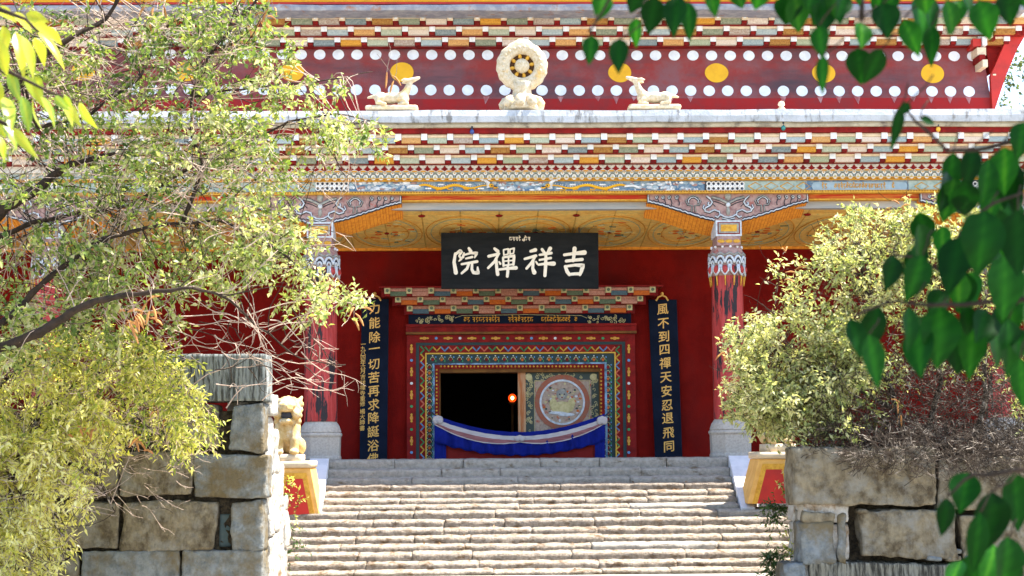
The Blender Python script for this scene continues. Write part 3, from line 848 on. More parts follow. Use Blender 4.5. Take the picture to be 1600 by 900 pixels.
# columns with capitals and corbel brackets
def column(pxc, parent_label=None):
    xc = X(pxc, 0, 550)
    root_m = MB()
    r = 25.2 * S(0)
    zb, zt = Z(657, 0), Z(404, 0)
    n, rows = 28, 40
    vs, fs = [], []
    for i in range(rows + 1):
        t = i / rows
        rr = r * (1.03 - .07 * t)
        for k in range(n):
            a = 2 * math.pi * k / n
            w = noise.noise(Vector((math.cos(a) * 6 + pxc, math.sin(a) * 6, t * 2.0))) * .008
            vs.append((xc + (rr + w) * math.cos(a), (rr + w) * math.sin(a), zb + (zt - zb) * t))
    for i in range(rows):
        for k in range(n):
            q, w = i * n + k, i * n + (k + 1) % n
            fs.append((q, w, w + n, q + n))
    root_m.add(vs, fs, M_COLRED)
    sh = root_m.build('portico_column', hall, smooth=True)
    # base: octagonal drum with a rounded shoulder
    b = MB()
    rb = 34 * S(0); z0 = Z_PLAT
    z1 = Z(676, 0); z2 = Z(655, 0)
    b.lathe((xc, 0, 0), [(rb * 1.0, z0), (rb * 1.0, z0 + .04), (rb * .96, z0 + .06), (rb * .98, z1 - .05), (rb * 1.04, z1 - .03), (rb * 1.04, z1), (rb * .98, z1 + .02)], M_GRANITE, 8, 'z', math.pi / 8)
    b.lathe((xc, 0, 0), [(rb * .95, z1 + .02), (rb * .93, z1 + .05), (rb * .86, z1 + .12), (rb * .74, z2 - .03), (rb * .70, z2)], M_GRANITE, 24)
    b.build('column_base', sh, bevel=.012)
    # carved collar: bulging, with scalloped relief and hanging beads
    c = MB()
    zc0, zc1, zc2 = Z(434, 0), Z(387, 0), Z(398, 0)
    c.lathe((xc, 0, 0), [(r * .98, zc0), (r * 1.04, zc0 + .12), (r * 1.08, zc2 - .05), (r * 1.06, zc2), (r * .92, zc1 - .03), (r * .86, zc1)], M_CARVE, 24)
    def on(a, py, out=1.10): return (xc + r * out * math.sin(a), -r * out * math.cos(a), Z(py, -.25))
    for k in range(12):
        a = k * math.pi / 6
        for rad, py, mm, th in ((.23, 412, M_CARVEW, .020), (.17, 413, M_INK, .012), (.12, 414, M_CARVEW, .016)):
            c.tube([on(a + rad * math.cos(t * .393), py - 11 * math.sin(t * .393) * rad / .23) for t in range(9)], th, mm, 5)
        c.tube([on(a - .25, 400), on(a, 396), on(a + .25, 400)], .018, M_CARVEG, 5)
        c.tube([on(a + math.pi / 12 - .22, 414), on(a + math.pi / 12 - .18, 424), on(a + math.pi / 12, 431), on(a + math.pi / 12 + .18, 424), on(a + math.pi / 12 + .22, 414)], .020, M_CARVEW, 5)
        c.ball(on(a + math.pi / 12, 422, 1.06), (.05, .05, .07), M_COLRED, 8, 6)
        c.tube([on(a + math.pi / 12, 431), on(a + math.pi / 12, 447, 1.03)], [.014, .009], M_GOLD, 5)
        c.ball(on(a + .1, 386, .95), .022, M_DOT, 6, 5)
    c.build('carved_collar', sh, smooth=True)
    # square capital
    k = MB()
    s = S(-.2)
    w = 20.5 * s
    zt2, zb2 = Z(345.5, -.26), Z(370, -.26)
    k.box(xc - w, xc + w, -.26, .26, zb2, zt2, M_CARVEW)
    k.box(xc - w * .86, xc + w * .86, -.268, -.2, zb2 + 3 * s, zt2 - 3 * s, M_DKRED)
    k.box(xc - w * .78, xc + w * .78, -.274, -.2, zb2 + 4.5 * s, zt2 - 4.5 * s, M_CARVEG)
    k.box(xc - w * .62, xc + w * .62, -.28, -.2, zb2 + 7 * s, zt2 - 7 * s, M_GOLD)
    k.box(xc - w * .9, xc + w * .9, -.25, .25, Z(385, -.24), zb2 - .001, M_CARVE)
    for q in (-.6, 0, .6): k.ball((xc + w * q, -.25, Z(378, -.25)), (.06, .02, .03), M_GOLD, 8, 5)
    k.build('column_capital', sh)
    # corbel bracket
    half = 127.5
    kk = MB()
    Yk = -.24
    out = [(half, 304), (half, 316), (118, 317.5), (104, 321), (92, 325), (76, 330), (60, 335), (44, 340), (28, 344), (20, 345.3)]
    ptsR = [(xc + a * S(Yk), Z(b, Yk)) for a, b in out]
    ptsL = [(xc - a * S(Yk), Z(b, Yk)) for a, b in reversed(out)]
    kk.prism(ptsR + ptsL, Yk, Yk + .12, M_CARVE)
    bk = kk.build('corbel_bracket', sh)
    ok = MB()                                   # orange planked soffit behind, sloping down and back
    for sg in (-1, 1):
        top = [(xc + sg * a * S(Yk), Yk + .12, Z(b, Yk) - .006) for a, b in out[1:]]
        low = [(p[0], .34, p[2] - .05 - .12) for p in top]
        vs = top + low
        m_ = len(top)
        fs = [(i, i + 1, m_ + i + 1, m_ + i) for i in range(m_ - 1)]
        ok.add(vs + [(p[0], Yk + .12, ptsR[0][1]) for p in top] + [(p[0], .34, ptsR[0][1]) for p in low],
               fs + [(m_ + i, m_ + i + 1, 3 * m_ + i + 1, 3 * m_ + i) for i in range(m_ - 1)] + [(0, m_, 3 * m_, 2 * m_)], M_ORWOOD)
        for i in range(22):
            u = i / 22 * (m_ - 1); j = int(u); t = u - j
            a = Vector(top[j]).lerp(Vector(top[j + 1]), t); b_ = Vector(low[j]).lerp(Vector(low[j + 1]), t)
            ok.tube([a, b_], .0035, M_ORANGE2, 4)
    ok.build('bracket_soffit', bk)
    rl_ = MB()
    Yr = Yk - .006
    def px(a): return pxc_at + a
    pxc_at = pxc
    def L(pts, r_, m_, both=True, dy=0.0):
        for sg in ((1, -1) if both else (1,)):
            rl_.tube([(xc + sg * a * S(Yr), Yr - dy, Z(b, Yr)) for a, b in pts], r_ * S(Yr), m_, 5)
            if m_ is not M_INK: rl_.tube([(xc + sg * a * S(Yr), Yr - dy + r_ * 1.0 * S(Yr), Z(b + .5, Yr)) for a, b in pts], r_ * 1.75 * S(Yr), M_INK, 6)
    L([(half - 1, 305), (half - 1, 316)], 1.2, M_CARVEW)
    edge = []
    for i in range(len(out) - 2):
        for t in range(4):
            a = out[i + 1][0] + (out[i + 2][0] - out[i + 1][0]) * t / 4; b = out[i + 1][1] + (out[i + 2][1] - out[i + 1][1]) * t / 4
            edge.append((a, b - .5 + .9 * math.sin(a * .9)))
    L(edge, 1.2, M_CARVEW); L([(a, b - 2.4) for a, b in edge], .7, M_INK)
    for cx, w_ in ((112, 3.2), (102, 3.4), (92, 3.6), (80, 4)):
        L(spiral(cx, 309, 1, w_, 0, 1.3, 12) + [(cx - 3, 318), (cx - 2, 322)], .8, M_INK)
        L(spiral(cx + 1, 309, 1, w_ - .8, 0, 1.3, 12), .6, M_CARVEW, dy=.004)
    # mushroom-shaped cloud
    L([(52, 332), (53, 322), (46, 321), (43, 315), (48, 309), (55, 306), (62, 309), (67, 315), (64, 321), (57, 322), (58, 332)], 1.0, M_CARVEG)
    L([(48, 319), (47, 314), (52, 310), (55, 309), (59, 310), (63, 314), (62, 319)], .9, M_CARVEW, dy=.004)
    # white scrolls
    L([(34, 307), (28, 312), (25, 317), (28, 322), (32, 321), (31, 317)], 1.5, M_CARVEW)
    L([(28, 322), (36, 326), (37, 331), (30, 333), (22, 329), (14, 332), (13, 337), (17, 341), (21, 339)], 1.5, M_CARVEW)
    L([(13, 336), (6, 340), (0, 341)], 1.4, M_CARVEW); L([(10, 342), (0, 344.5)], 1.0, M_CARVEW)
    L([(36, 330), (40, 326), (38, 321)], 1.2, M_CARVEW)
    L([(30, 324), (24, 320), (20, 324)], .8, M_INK, dy=-.003)
    L([(26, 309), (14, 312), (6, 316), (0, 319)], 2.4, M_CARVEG); L([(25, 313), (12, 317), (4, 321)], 1.4, M_CARVE)
    rl_.ball((xc, Yr, Z(321, Yr)), (4 * S(Yr), .03, 4.2 * S(Yr)), M_CARVEW, 10, 6)
    rl_.ball((xc, Yr, Z(307, Yr)), (5.5 * S(Yr), .04, 8 * S(Yr)), M_CARVEG, 10, 6)
    rl_.ball((xc, Yr, Z(331, Yr)), (3.2 * S(Yr), .025, 7 * S(Yr)), M_CARVEG, 10, 6)
    rl_.build('bracket_carving', bk, smooth=True)
for pxc in (501.5, 1138.5, 76, 1564): column(pxc)

# eaves courses of the lower roof
cb = MB()
cb.box(XL, XR, -.28, .3, Z(267.2, -.42), Z(255.5, -.42), M_DKRED)
corn = cb.build('lower_cornice', hall)
mb = MB()
Yd = -.48
mb.box(XL, XR, Yd, Yd + .3, Z(267.6, Yd), Z(255.4, Yd), M_FRIEZE)
d = 13.55 * S(Yd); x = X(180, Yd); i = 0
while x < X(1680, Yd):
    zc_ = Z(263, Yd)
    mb.prism([(x, zc_ - 4.4 * S(Yd)), (x + 6.2 * S(Yd), zc_ - .8 * S(Yd)), (x + 2.6 * S(Yd), zc_ + 1.2 * S(Yd)), (x, zc_ + 5 * S(Yd)), (x - 2.6 * S(Yd), zc_ + 1.2 * S(Yd)), (x - 6.2 * S(Yd), zc_ - .8 * S(Yd))], Yd - .006, Yd + .01, M_DKRED)
    xm = x + d / 2
    mb.prism([(xm - 4.2 * S(Yd), Z(256.5, Yd)), (xm + 4.2 * S(Yd), Z(256.5, Yd)), (xm, Z(259.5, Yd))], Yd - .005, Yd + .01, M_BLUEG)
    mb.ell(xm, Z(267.2, Yd), 4.5 * S(Yd), 1.3 * S(Yd), Yd - .01, Yd, M_ORANGE, 10)
    x += d; i += 1
mb.build('diamond_frieze', corn)
mb = MB()
Ys = -.40
mb.box(XL, XR, Ys, Ys + .3, Z(278, Ys), Z(267.9, Ys), M_BLUEG)
d = 12.2 * S(Ys); x = X(180, Ys)
while x < X(1680, Ys):
    mb.ell(x, Z(276.5, Ys), 4.3 * S(Ys), 4.8 * S(Ys), Ys - .008, Ys, M_FRIEZE, 10)
    mb.tube([(x + 4.6 * S(Ys) * math.cos(t * .524), Ys - .01, Z(277, Ys) + 5.6 * S(Ys) * math.sin(t * .524)) for t in range(7)], .0045, M_INK, 4)
    mb.ell(x, Z(276.8, Ys), 1.6 * S(Ys), 1.8 * S(Ys), Ys - .012, Ys, M_CREAM2, 7)
    mb.ell(x + d / 2, Z(271, Ys), 3.0 * S(Ys), 2.6 * S(Ys), Ys - .006, Ys, M_WHITE, 8)
    mb.ell(x + d / 2, Z(270.6, Ys), 1.2 * S(Ys), 1.0 * S(Ys), Ys - .010, Ys, M_GOLD, 6)
    x += d
mb.box(XL, XR, Ys - .012, Ys + .1, Z(279, Ys), Z(277.9, Ys), M_GOLD)
mb.build('scallop_frieze', corn)
tier('cornice_tier', corn, -.62, 239.5, 255, 816, 40.62, -22, 22, COLS, 2, M_WHITE, M_CREAM, M_DKRED)
tier('cornice_tier', corn, -.78, 224, 239, 837.3, 40.55, -23, 21, COLS, 2, M_WHITE, M_CREAM, M_DKRED)
tier('cornice_tier', corn, -.94, 209, 223.5, 858.7, 40.65, -24, 20, COLS, 2, M_WHITE, M_CREAM, M_DKRED)
mb = MB(); mb.box(XL, XR, -1.02, .4, Z(208.3, -1.0), Z(199.5, -1.0), M_DKRED); mb.build('cornice_board', corn)
# parapet
Yg = -1.12
mb = MB()
def wavy_bar(mb, x0, x1, y0, y1, z0, z1, m, amp=.012, cell=.25):
    n = int((x1 - x0) / cell)
    vs, fs = [], []
    for i in range(n + 1):
        x = x0 + (x1 - x0) * i / n
        for (y, z) in ((y0, z0), (y0 - .01, (z0 + z1) / 2), (y0 + .012, z1), (y1, z1 + .012), (y1, z0)):
            w = noise.noise_vector(Vector((x * 1.7, y * 5, z * 5))) * amp
            vs.append((x, y + w.y, z + w.z))
        if i:
            a, b = (i - 1) * 5, i * 5
            fs += [(a + k, b + k, b + (k + 1) % 5, a + (k + 1) % 5)[::-1] for k in range(5)]
    mb.add(vs, fs, m)
wavy_bar(mb, XL, XR, Yg, .3, Z(190.8, Yg), Z(172, Yg), M_PLAST)
para = mb.build('parapet', hall)
mb = MB(); wavy_bar(mb, XL, XR, Yg + .05, .3, Z(199.2, Yg + .05), Z(191.3, Yg + .05), M_TAN, .010); mb.build('parapet_ledge', para)

# upper storey: battered dotted wall
YU = .62
XU0 = X(-260, YU)
zU0, zU1 = Z(176, YU), Z(71, YU)
BAT = .16
def UY(z): return YU + BAT * (z - zU0) / (zU1 - zU0)
xr0, xr1 = X(1551, YU, 170), X(1534.5, YU + BAT, 75)
mb = MB()
zm = Z(154, YU + .02)
tm = (zm - zU0) / (zU1 - zU0); xrm = xr0 + (xr1 - xr0) * tm
mb.hexa([(XU0, UY(zm), zm), (xrm, UY(zm), zm), (xrm, 9, zm), (XU0, 9, zm), (XU0, UY(zU1), zU1), (xr1, UY(zU1), zU1), (xr1, 9, zU1), (XU0, 9, zU1)], M_UPRED)
mb.hexa([(XU0, YU, zU0 - .3), (xr0, YU, zU0 - .3), (xr0, 9, zU0 - .3), (XU0, 9, zU0 - .3), (XU0, UY(zm), zm - .001), (xrm, UY(zm), zm - .001), (xrm, 9, zm - .001), (XU0, 9, zm - .001)], M_BANDRED)
uw = mb.build('upper_wall', hall)
def disc(mb, px, py, rx, ry, m, n=20, seed=0):
    q0 = P(px, py, YU + .06); z = q0.z; y = UY(z)
    q = P(px, py, y); k = S(y)
    sl = BAT / (zU1 - zU0)
    vs = []
    for t in range(n):
        a = 2 * math.pi * t / n
        w = 1 + .04 * noise.noise(Vector((math.cos(a) * 1.2, math.sin(a) * 1.2, seed)))
        dx, dz = rx * k * w * math.cos(a), ry * k * w * math.sin(a)
        vs.append((q.x + dx, y + sl * dz - .008, q.z + dz))
    mb.add(vs + [(v[0], v[1] + .012, v[2]) for v in vs], [list(range(n))] + [(i, n + i, n + (i + 1) % n, (i + 1) % n) for i in range(n)], m)
for i in range(-18, 45):
    px = 674.5 + 29.15 * (i - 5)
    if 200 < px < 1530: mb = MB(); disc(mb, px, 85.5 + .0026 * (px - 560), 9.2, 8.4, M_DOT, seed=i); mb.build('white_disc', uw)
    px = 673 + 29.0 * (i - 5)
    if 200 < px < 1540: mb = MB(); disc(mb, px, 140.5 + .0026 * (px - 560), 9.2, 8.8, M_DOT, seed=i + 99); mb.build('white_disc', uw)
for px in (130, 292, 457, 628, 798, 968.5, 1119.5, 1287, 1457):
    mb = MB(); disc(mb, px, 112.5 + .0026 * (px - 560), 18.6, 16.2, M_DISC, 28, px); mb.build('yellow_disc', uw)
mb = MB()                       # faint lime runs under the lower discs
rr = random.Random(2)
M_RUN = mat('lime_run', (.33, .10, .10), (.42, .22, .22), 12, rough=.95)
for i in range(8, 44):
    px = 673 + 29.0 * (i - 5)
    if not 540 < px < 1535 or rr.random() < .35: continue
    h = rr.uniform(5, 13)
    q0, q1, q2 = P(px - 5, 150, YU), P(px + 5, 150, YU), P(px + rr.uniform(-2, 2), 150 + h, YU)
    vs = [(q.x, UY(q.z) - .004, q.z) for q in (q0, q2, q1)]
    mb.add(vs, [(0, 1, 2)], M_RUN)
mb.build('lime_runs', uw)
ub = MB()
Yt = YU + BAT
ub.box(XU0, xr1 + .25, -.05, 9, Z(19, -.1), Z(17, -.1) + .001, M_BRED)
ub.box(XU0 - .2, xr1 + .02, Yt + .06, 9, zU1 - .002 + .004, Z(19, -.1) - .001, M_DKRED)
ucorn = ub.build('upper_cornice', hall)
tier('cornice_tier', ucorn, Yt - .22, 55.5, 71, 474 + 42.85 * 8, 42.85, -22, 18, COLS, 3, M_WHITE, M_CREAM, M_DKRED, .22)
tier('cornice_tier', ucorn, Yt - .40, 39.5, 54.5, 495.5 + 42.8 * 8, 42.8, -22, 18, COLS, 3, M_WHITE, M_CREAM, M_DKRED, .22)
tier('cornice_tier', ucorn, Yt - .58, 22.5, 37.5, 523 + 42.9 * 8, 42.9, -22, 18, COLS, 3, M_CREAM, M_CREAM, M_DKRED, .22)
mb = MB()
M_SLATEEDGE = mat('grey_slate_edge', (.22, .22, .25), (.34, .33, .33), 6, rough=.9, c3=(.30, .14, .08), scale3=5, lo3=.58, hi3=.7)
wavy_bar(mb, XU0 - .3, xr1 + .42, -.28, 9, Z(16.2, -.28), Z(6.5, -.28), M_SLATEEDGE, .02)
mb.box(XU0 - .3, xr1 + .4, -.20, 9, Z(6, -.2), Z(3, -.2), M_BRED)
mb.box(XU0 - .3, xr1 + .4, -.14, 9, Z(2.6, -.14), Z(-12, -.14), M_DISC)
mb.box(XU0 - .3, xr1 + .5, -.30, 9, Z(-12, -.3) + .004, Z(-22, -.3), M_SLATEEDGE)
mb.build('upper_eave', ucorn)
# corner: stepped corbels and the bright red flared board
mb = MB()
for k, (a, b, t, bt, m) in enumerate(((1538, 1552, 76, 88, M_CREAM), (1540, 1549, 88, 97, M_DKRED), (1543, 1551, 97, 108, M_CREAM), (1532, 1545, 62, 74, M_BRED), (1546, 1553, 60, 73, M_WHITE), (1552, 1561, 45, 62, M_CREAM), (1561, 1568, 52, 64, M_DKRED), (1556, 1570, 33, 42, M_BRED), (1570, 1578, 28, 40, M_CREAM))):
    mb.box(X(a, .5), X(b, .5), .42 - .05 * (k % 3) + .003 * k, 1.2, Z(bt, .5, 1550) , Z(t, .5, 1550), m)
mb.build('corner_corbels', ucorn)
mb = MB()
pts = [(1548, 118), (1583, 38), (1592, 28), (1606, 30), (1606, 48), (1590, 76), (1572, 118), (1553, 176), (1551, 176)]
mb.ppoly(pts, .55, .10, M_BRED)
mb.ppoly([(1530, 72), (1541, 76), (1547, 116), (1555, 100), (1583, 39), (1592, 20), (1530, 20)], .72, .3, M_DKRED)
q = P(1581, 47, .55); mb.ball((q.x, .54, q.z), .03, M_WHITE, 8, 6)
q = P(1553, 117, .55); mb.box(q.x - .02, q.x + .03, .53, .56, q.z - .012, q.z + .012, M_CREAM)
mb.build('flared_corner_board', hall)

# ================================================================== THINGS ON THE TEMPLE
# signboard hung under the porch ceiling
YS = 1.05
sg = emp('signboard', P(812, 451, YS), 'black lacquer signboard with four big ivory characters above the door', 'sign')
mb = MB()
mb.ppoly([(689, 363.5), (935, 363.5), (935.5, 451), (689.5, 451)], YS, .07, M_BOARD)
bd_ = mb.build('board', sg, bevel=.006)
def SZ(p): return (680 + p[0] / 6.04, 355 + p[1] / 6.04, p[2] / 6.04 * .94)
CH = {
 'yuan': [[(190,258,24),(235,222,30),(250,232,26),(225,272,18)], [(225,272,18),(247,298,26),(224,320,12)], [(190,250,26),(178,330,32),(195,430,42)],
          [(318,200,26),(335,228,36)], [(272,245,18),(262,282,28)], [(275,262,18),(335,245,22),(393,245,32),(372,288,14)],
          [(290,297,18),(350,282,24)], [(250,350,22),(320,338,24),(395,325,28)], [(318,345,26),(300,392,28),(250,436,22)], [(348,345,24),(346,400,28),(362,430,32),(405,432,36),(400,378,16)]],
 'chan': [[(560,203,26),(590,228,36)], [(505,275,30),(560,262,28),(602,250,24)], [(597,255,24),(560,325,28),(500,385,24)], [(575,305,28),(580,380,30),(590,445,36)], [(603,328,16),(615,346,22)],
          [(645,215,14),(648,265,15)], [(645,214,14),(690,205,17),(688,255,14)], [(650,263,12),(688,254,12)], [(705,210,14),(706,255,15)], [(705,209,14),(745,200,19),(740,245,14)], [(706,254,12),(740,246,12)],
          [(640,290,22),(645,365,24)], [(640,286,19),(745,270,30),(738,355,24)], [(650,322,14),(735,314,14)], [(692,280,17),(692,360,17)], [(648,362,17),(735,352,17)],
          [(605,400,22),(680,390,26),(762,385,38)], [(685,360,24),(685,420,30),(680,465,28)]],
 'xiang': [[(900,228,26),(945,215,38)], [(845,300,24),(900,285,28),(950,270,30)], [(945,275,24),(910,335,28),(862,390,26)], [(925,320,26),(920,390,30),(935,428,44)], [(950,325,14),(963,346,20)],
           [(1008,210,28),(1030,242,30)], [(1085,202,40),(1058,242,22)], [(985,262,22),(1040,255,24),(1095,245,28)], [(985,310,20),(1040,300,22),(1090,292,26)], [(975,355,22),(1040,345,26),(1118,345,44)], [(1045,250,28),(1042,360,34),(1035,458,32)]],
 'ji': [[(1218,262,28),(1300,250,30),(1408,240,48)], [(1315,202,42),(1310,260,34),(1302,318,30)], [(1237,320,30),(1310,312,30),(1387,305,32)],
        [(1228,372,32),(1245,420,36),(1266,448,32)], [(1235,370,24),(1320,358,28),(1395,362,42),(1377,420,36),(1365,448,30)], [(1265,445,28),(1320,441,30),(1365,440,30)]]}
for n_, strokes in CH.items():
    mb = MB()
    for k_, st in enumerate(strokes): brush(mb, [SZ(p) for p in st], YS - .0005, .016 + .0006 * k_, M_IVORY)
    mb.build('painted_character', bd_)
mb = MB()
rl = random.Random(21)
for a, b in ((796, 812), (819, 830)): script(mb, a, b, 373.5, 5.5, YS - .004, M_IVORY, .7)
line_px(mb, spiral(817.5, 375, .5, 2.2, 0, 1.2, 8), YS - .004, .7, M_IVORY, 4)
mb.build('small_script', bd_)
mb = MB()
for px in (720, 905):
    q = P(px, 366, YS + .04); mb.tube([(q.x, q.y, q.z - .02), (q.x, q.y + .05, q.z + .16)], .008, M_INK, 5)
mb.build('hanging_iron', sg)

# couplet boards on the rear wall
def couplet(poly, label, chars, cx, size, group, small=None):
    Yc = Y0 - .13
    o = emp('couplet_board', P(cx(600), 717, Yc), label, 'couplet board', group)
    mb = MB(); mb.ppoly(poly, Yc, .05, M_NAVY); b = mb.build('board', o, bevel=.006)
    mb = MB()
    for ch, py in chars: write(mb, ch, cx(py), py, size, Yc - .001, M_GILT, .014, .12)
    if small:
        for ch, py in small: write(mb, ch, 567.5 - (py - 540) * .012, py, 8.6, Yc - .001, M_GILT, .010, .05)
    mb.build('gilt_lettering', b)
    mb = MB()
    x0 = cx(462)
    line_px(mb, [(x0 - 9.5, 470), (x0 - 6, 464), (x0, 461.5), (x0 + 6, 464), (x0 + 9.5, 470)], Yc, 1.4, M_GILT, 6)
    q = P(x0, 459, Yc); mb.ball(q, (2.6 * S(Yc), .03, 2.8 * S(Yc)), M_GILT, 10, 7)
    mb.build('hook', o)
    return o
couplet([(565, 467), (607.5, 467), (604.5, 745), (561.5, 745)], 'blue black couplet board with a second column of tiny gilt characters',
        list(zip('力能除一切苦再求降誕浴佛', (482, 504.5, 527, 545, 569, 590, 611, 632.5, 653, 674.5, 696.5, 717))), lambda py: 585.5 - (py - 482) * .012, 18.6,
        'couplet boards flanking the temple door',
        list(zip('一九八四年六月', (538, 545, 551.5, 558.5, 566, 573, 580))) + list(zip('吉祥禪寺重修', (589, 598, 606, 614.5, 623, 631))) + list(zip('楊大師書', (643, 651.5, 660, 669))))
couplet([(1013, 468), (1057.5, 468), (1067.5, 745), (1025, 745)], 'blue black couplet board with one column of gilt characters only',
        list(zip('風不到四禪天安忍退飛同一', (483, 505, 526, 546, 567.5, 589, 611, 633, 653.5, 676, 697.5, 719))), lambda py: 1035.5 + (py - 483) * .046, 18.6,
        'couplet boards flanking the temple door')

# blue door cloth
YV = Y0 - .24
dr = emp('door_drape', P(812, 700, YV), 'royal blue sagging door cloth with white and rose bands', 'cloth')
def topy(t): return 647.5 + 27.5 * 4 * t * (1 - t) - (1.5 if t > .5 else 0) * abs(2 * t - 1)
def strip(name, parent, f0, f1, m, rip, amp, dy, n=120, rows=6):
    mb = MB()
    vs, fs = [], []
    for i in range(n + 1):
        t = i / n
        a, b = f0(t), f1(t)
        for j in range(rows + 1):
            u = j / rows
            q = P(679 + 266 * t, a + (b - a) * u, YV)
            fold = amp * (.3 + .7 * u) * (math.sin(t * rip + .8 * math.sin(t * 17)) + .5 * math.sin(t * rip * 1.7 + 2))
            wr = noise.noise(Vector((q.x * 9, q.z * 9, 3.1))) * .016
            vs.append((q.x, YV + dy + fold + wr, q.z + wr * .4))
        if i:
            for j in range(rows):
                k = (i - 1) * (rows + 1) + j
                fs.append((k, k + 1, k + rows + 2, k + rows + 1))
    mb.add(vs, fs, m)
    o = mb.build(name, parent, smooth=True)
    s = o.modifiers.new('thickness', 'SOLIDIFY'); s.thickness = .006
    return o
def bulge(t): return abs(math.sin(t * 2 * math.pi)) ** .8
strip('top_band', dr, topy, lambda t: topy(t) + 8, M_BLUECL, 30, .004, 0)
strip('white_band', dr, lambda t: topy(t) + 6.5, lambda t: topy(t) + 14, M_WHITECL, 40, .004, -.022)
strip('rose_band', dr, lambda t: topy(t) + 13, lambda t: topy(t) + 15 + 6 * bulge(t), M_PINKCL, 40, .004, -.028)
strip('rose_edge', dr, lambda t: topy(t) + 14.6 + 6 * bulge(t), lambda t: topy(t) + 16 + 6 * bulge(t), M_WHITECL, 40, .004, -.034)
strip('valance', dr, lambda t: topy(t) + 14, lambda t: topy(t) + 43 - 6 * 4 * t * (1 - t) + 1.1 * math.sin(t * 75), M_BLUECL, 75, .034, -.008, 240)
def hang(x0, x1, y0, m, name, dy, rip=30, amp=.012):
    mb = MB(); vs, fs = [], []
    n = 24
    for i in range(n + 1):
        for j in range(5):
            t, u = i / n, j / 4
            q = P(x0 + (x1 - x0) * t, y0 + (742 - y0) * u, YV)
            vs.append((q.x, YV + dy + amp * math.sin(t * rip) * (.4 + .6 * u), q.z))
        if i:
            for j in range(4):
                k = (i - 1) * 5 + j; fs.append((k, k + 1, k + 6, k + 5))
    mb.add(vs, fs, m)
    o = mb.build(name, dr, smooth=True)
    s = o.modifiers.new('thickness', 'SOLIDIFY'); s.thickness = .006
hang(679, 697, 680, M_BLUECL, 'side_fall', .03, 14)
hang(930, 945.5, 680, M_BLUECL, 'side_fall', .03, 14)
hang(694, 933, 686, M_REDCL, 'lower_panel', .06, 40, .008)
for px, py, w, h in ((684, 655, 9, 8), (812, 684, 9, 5.5), (941, 656, 9, 8)):
    mb = MB()
    for k_ in range(3):
        q = P(px + (k_ - 1) * w * .4, py + abs(k_ - 1) * 1.2, YV - .05)
        mb.ball(q, (w * .55 * S(YV), .03, h * .8 * S(YV)), M_WHITECL, 10, 7)
    mb.build('gathered_knot', dr, smooth=True)
mb = MB()
for a, b in (((679, 648), (671, 641)), ((946, 650), (953, 643))): line_px(mb, [a, b], YV, 1.6, M_INK, 5)
mb.build('tie', dr)

# oil lamp burning inside the hall
YLm = Y0 + 2.4
q = P(800.5, 622, YLm)
lm = emp('oil_lamp', (q.x, q.y, Z_PLAT), 'small glowing red oil lamp in the dark doorway', 'lamp')
def emit(name, c, s):
    m = bpy.data.materials.new(name); m.use_nodes = True; b = m.node_tree.nodes['Principled BSDF']
    b.inputs['Base Color'].default_value = (*c, 1); b.inputs['Emission Color'].default_value = (*c, 1); b.inputs['Emission Strength'].default_value = s
    return m
mb = MB(); mb.lathe((q.x, q.y, 0), [(.10, Z_PLAT), (.10, Z_PLAT + .03), (.025, Z_PLAT + .06), (.02, q.z - .14), (.07, q.z - .10), (.08, q.z - .075)], M_JAMB, 14); mb.build('stand', lm, smooth=True)
mb = MB(); mb.ball(q, (.075, .05, .08), emit('red_lamp_halo', (1.0, .06, .004), .5), 14, 10); mb.build('lamp_halo', lm, smooth=True)  # glowing ball stands in for the red halo round the flame
mb = MB(); mb.ball((q.x, q.y - .05, q.z), (.030, .012, .034), emit('lamp_flame', (1.0, .42, .10), 6.0), 12, 8); mb.build('flame', lm, smooth=True)

# wheel of dharma on the parapet
YW = -.80
zw0 = Z(174, YW)
q = P(815.5, 104, YW); k = S(YW)
wh = emp('dharma_wheel', (q.x, YW, zw0), 'large pale gilded wheel ornament on a lotus base at the parapet centre', 'ornament')
mb = MB()
n = 48
prof = [(19.5, .05), (19.5, -.05), (22, -.085), (29, -.095), (37, -.085), (40.5, -.05), (41, 0), (40.5, .05), (36, .085), (22, .085)]
vs, fs = [], []
for r_, h in prof:
    for j in range(n):
        a = 2 * math.pi * j / n
        rr_ = r_ * (1 + (.02 * math.sin(16 * a) if r_ > 39 else 0))
        zz_ = rr_ * math.sin(a)
        if r_ > 30 and math.sin(a) > .9: zz_ += (math.sin(a) - .9) * 42
        vs.append((q.x + rr_ * k * math.cos(a), YW + h, q.z + zz_ * k * .98))
m_ = len(prof)
for i in range(m_):
    for j in range(n):
        a, b = i * n + j, i * n + (j + 1) % n
        c, d = ((i + 1) % m_) * n + j, ((i + 1) % m_) * n + (j + 1) % n
        fs.append((a, c, d, b))
mb.add(vs, fs, M_STATUE)
for j in range(22):
    a = 2 * math.pi * j / 22
    mb.ball((q.x + 30 * k * math.cos(a), YW - .09, q.z + 30 * k * math.sin(a)), (2.6 * k, .02, 2.6 * k), M_STATUE, 8, 5)
mb.build('wheel_rim', wh, smooth=True)
mb = MB()
for j in range(8):
    a = 2 * math.pi * j / 8 + .2
    p0 = Vector((q.x + 11 * k * math.cos(a), YW - .02, q.z + 11 * k * math.sin(a))); p1 = Vector((q.x + 20.5 * k * math.cos(a), YW - .02, q.z + 20.5 * k * math.sin(a)))
    mb.tube([p0, (p0 + p1) / 2, p1], [.016, .03, .02], M_GOLD, 6)
mb.build('spoke', wh)
mb = MB(); mb.lathe((q.x, YW + .01, q.z), [(19.8 * k, -.005), (19.8 * k, .03)], mat('dark_brown_recess', (.10, .045, .02)), 30, 'y'); mb.build('hub_recess', wh)
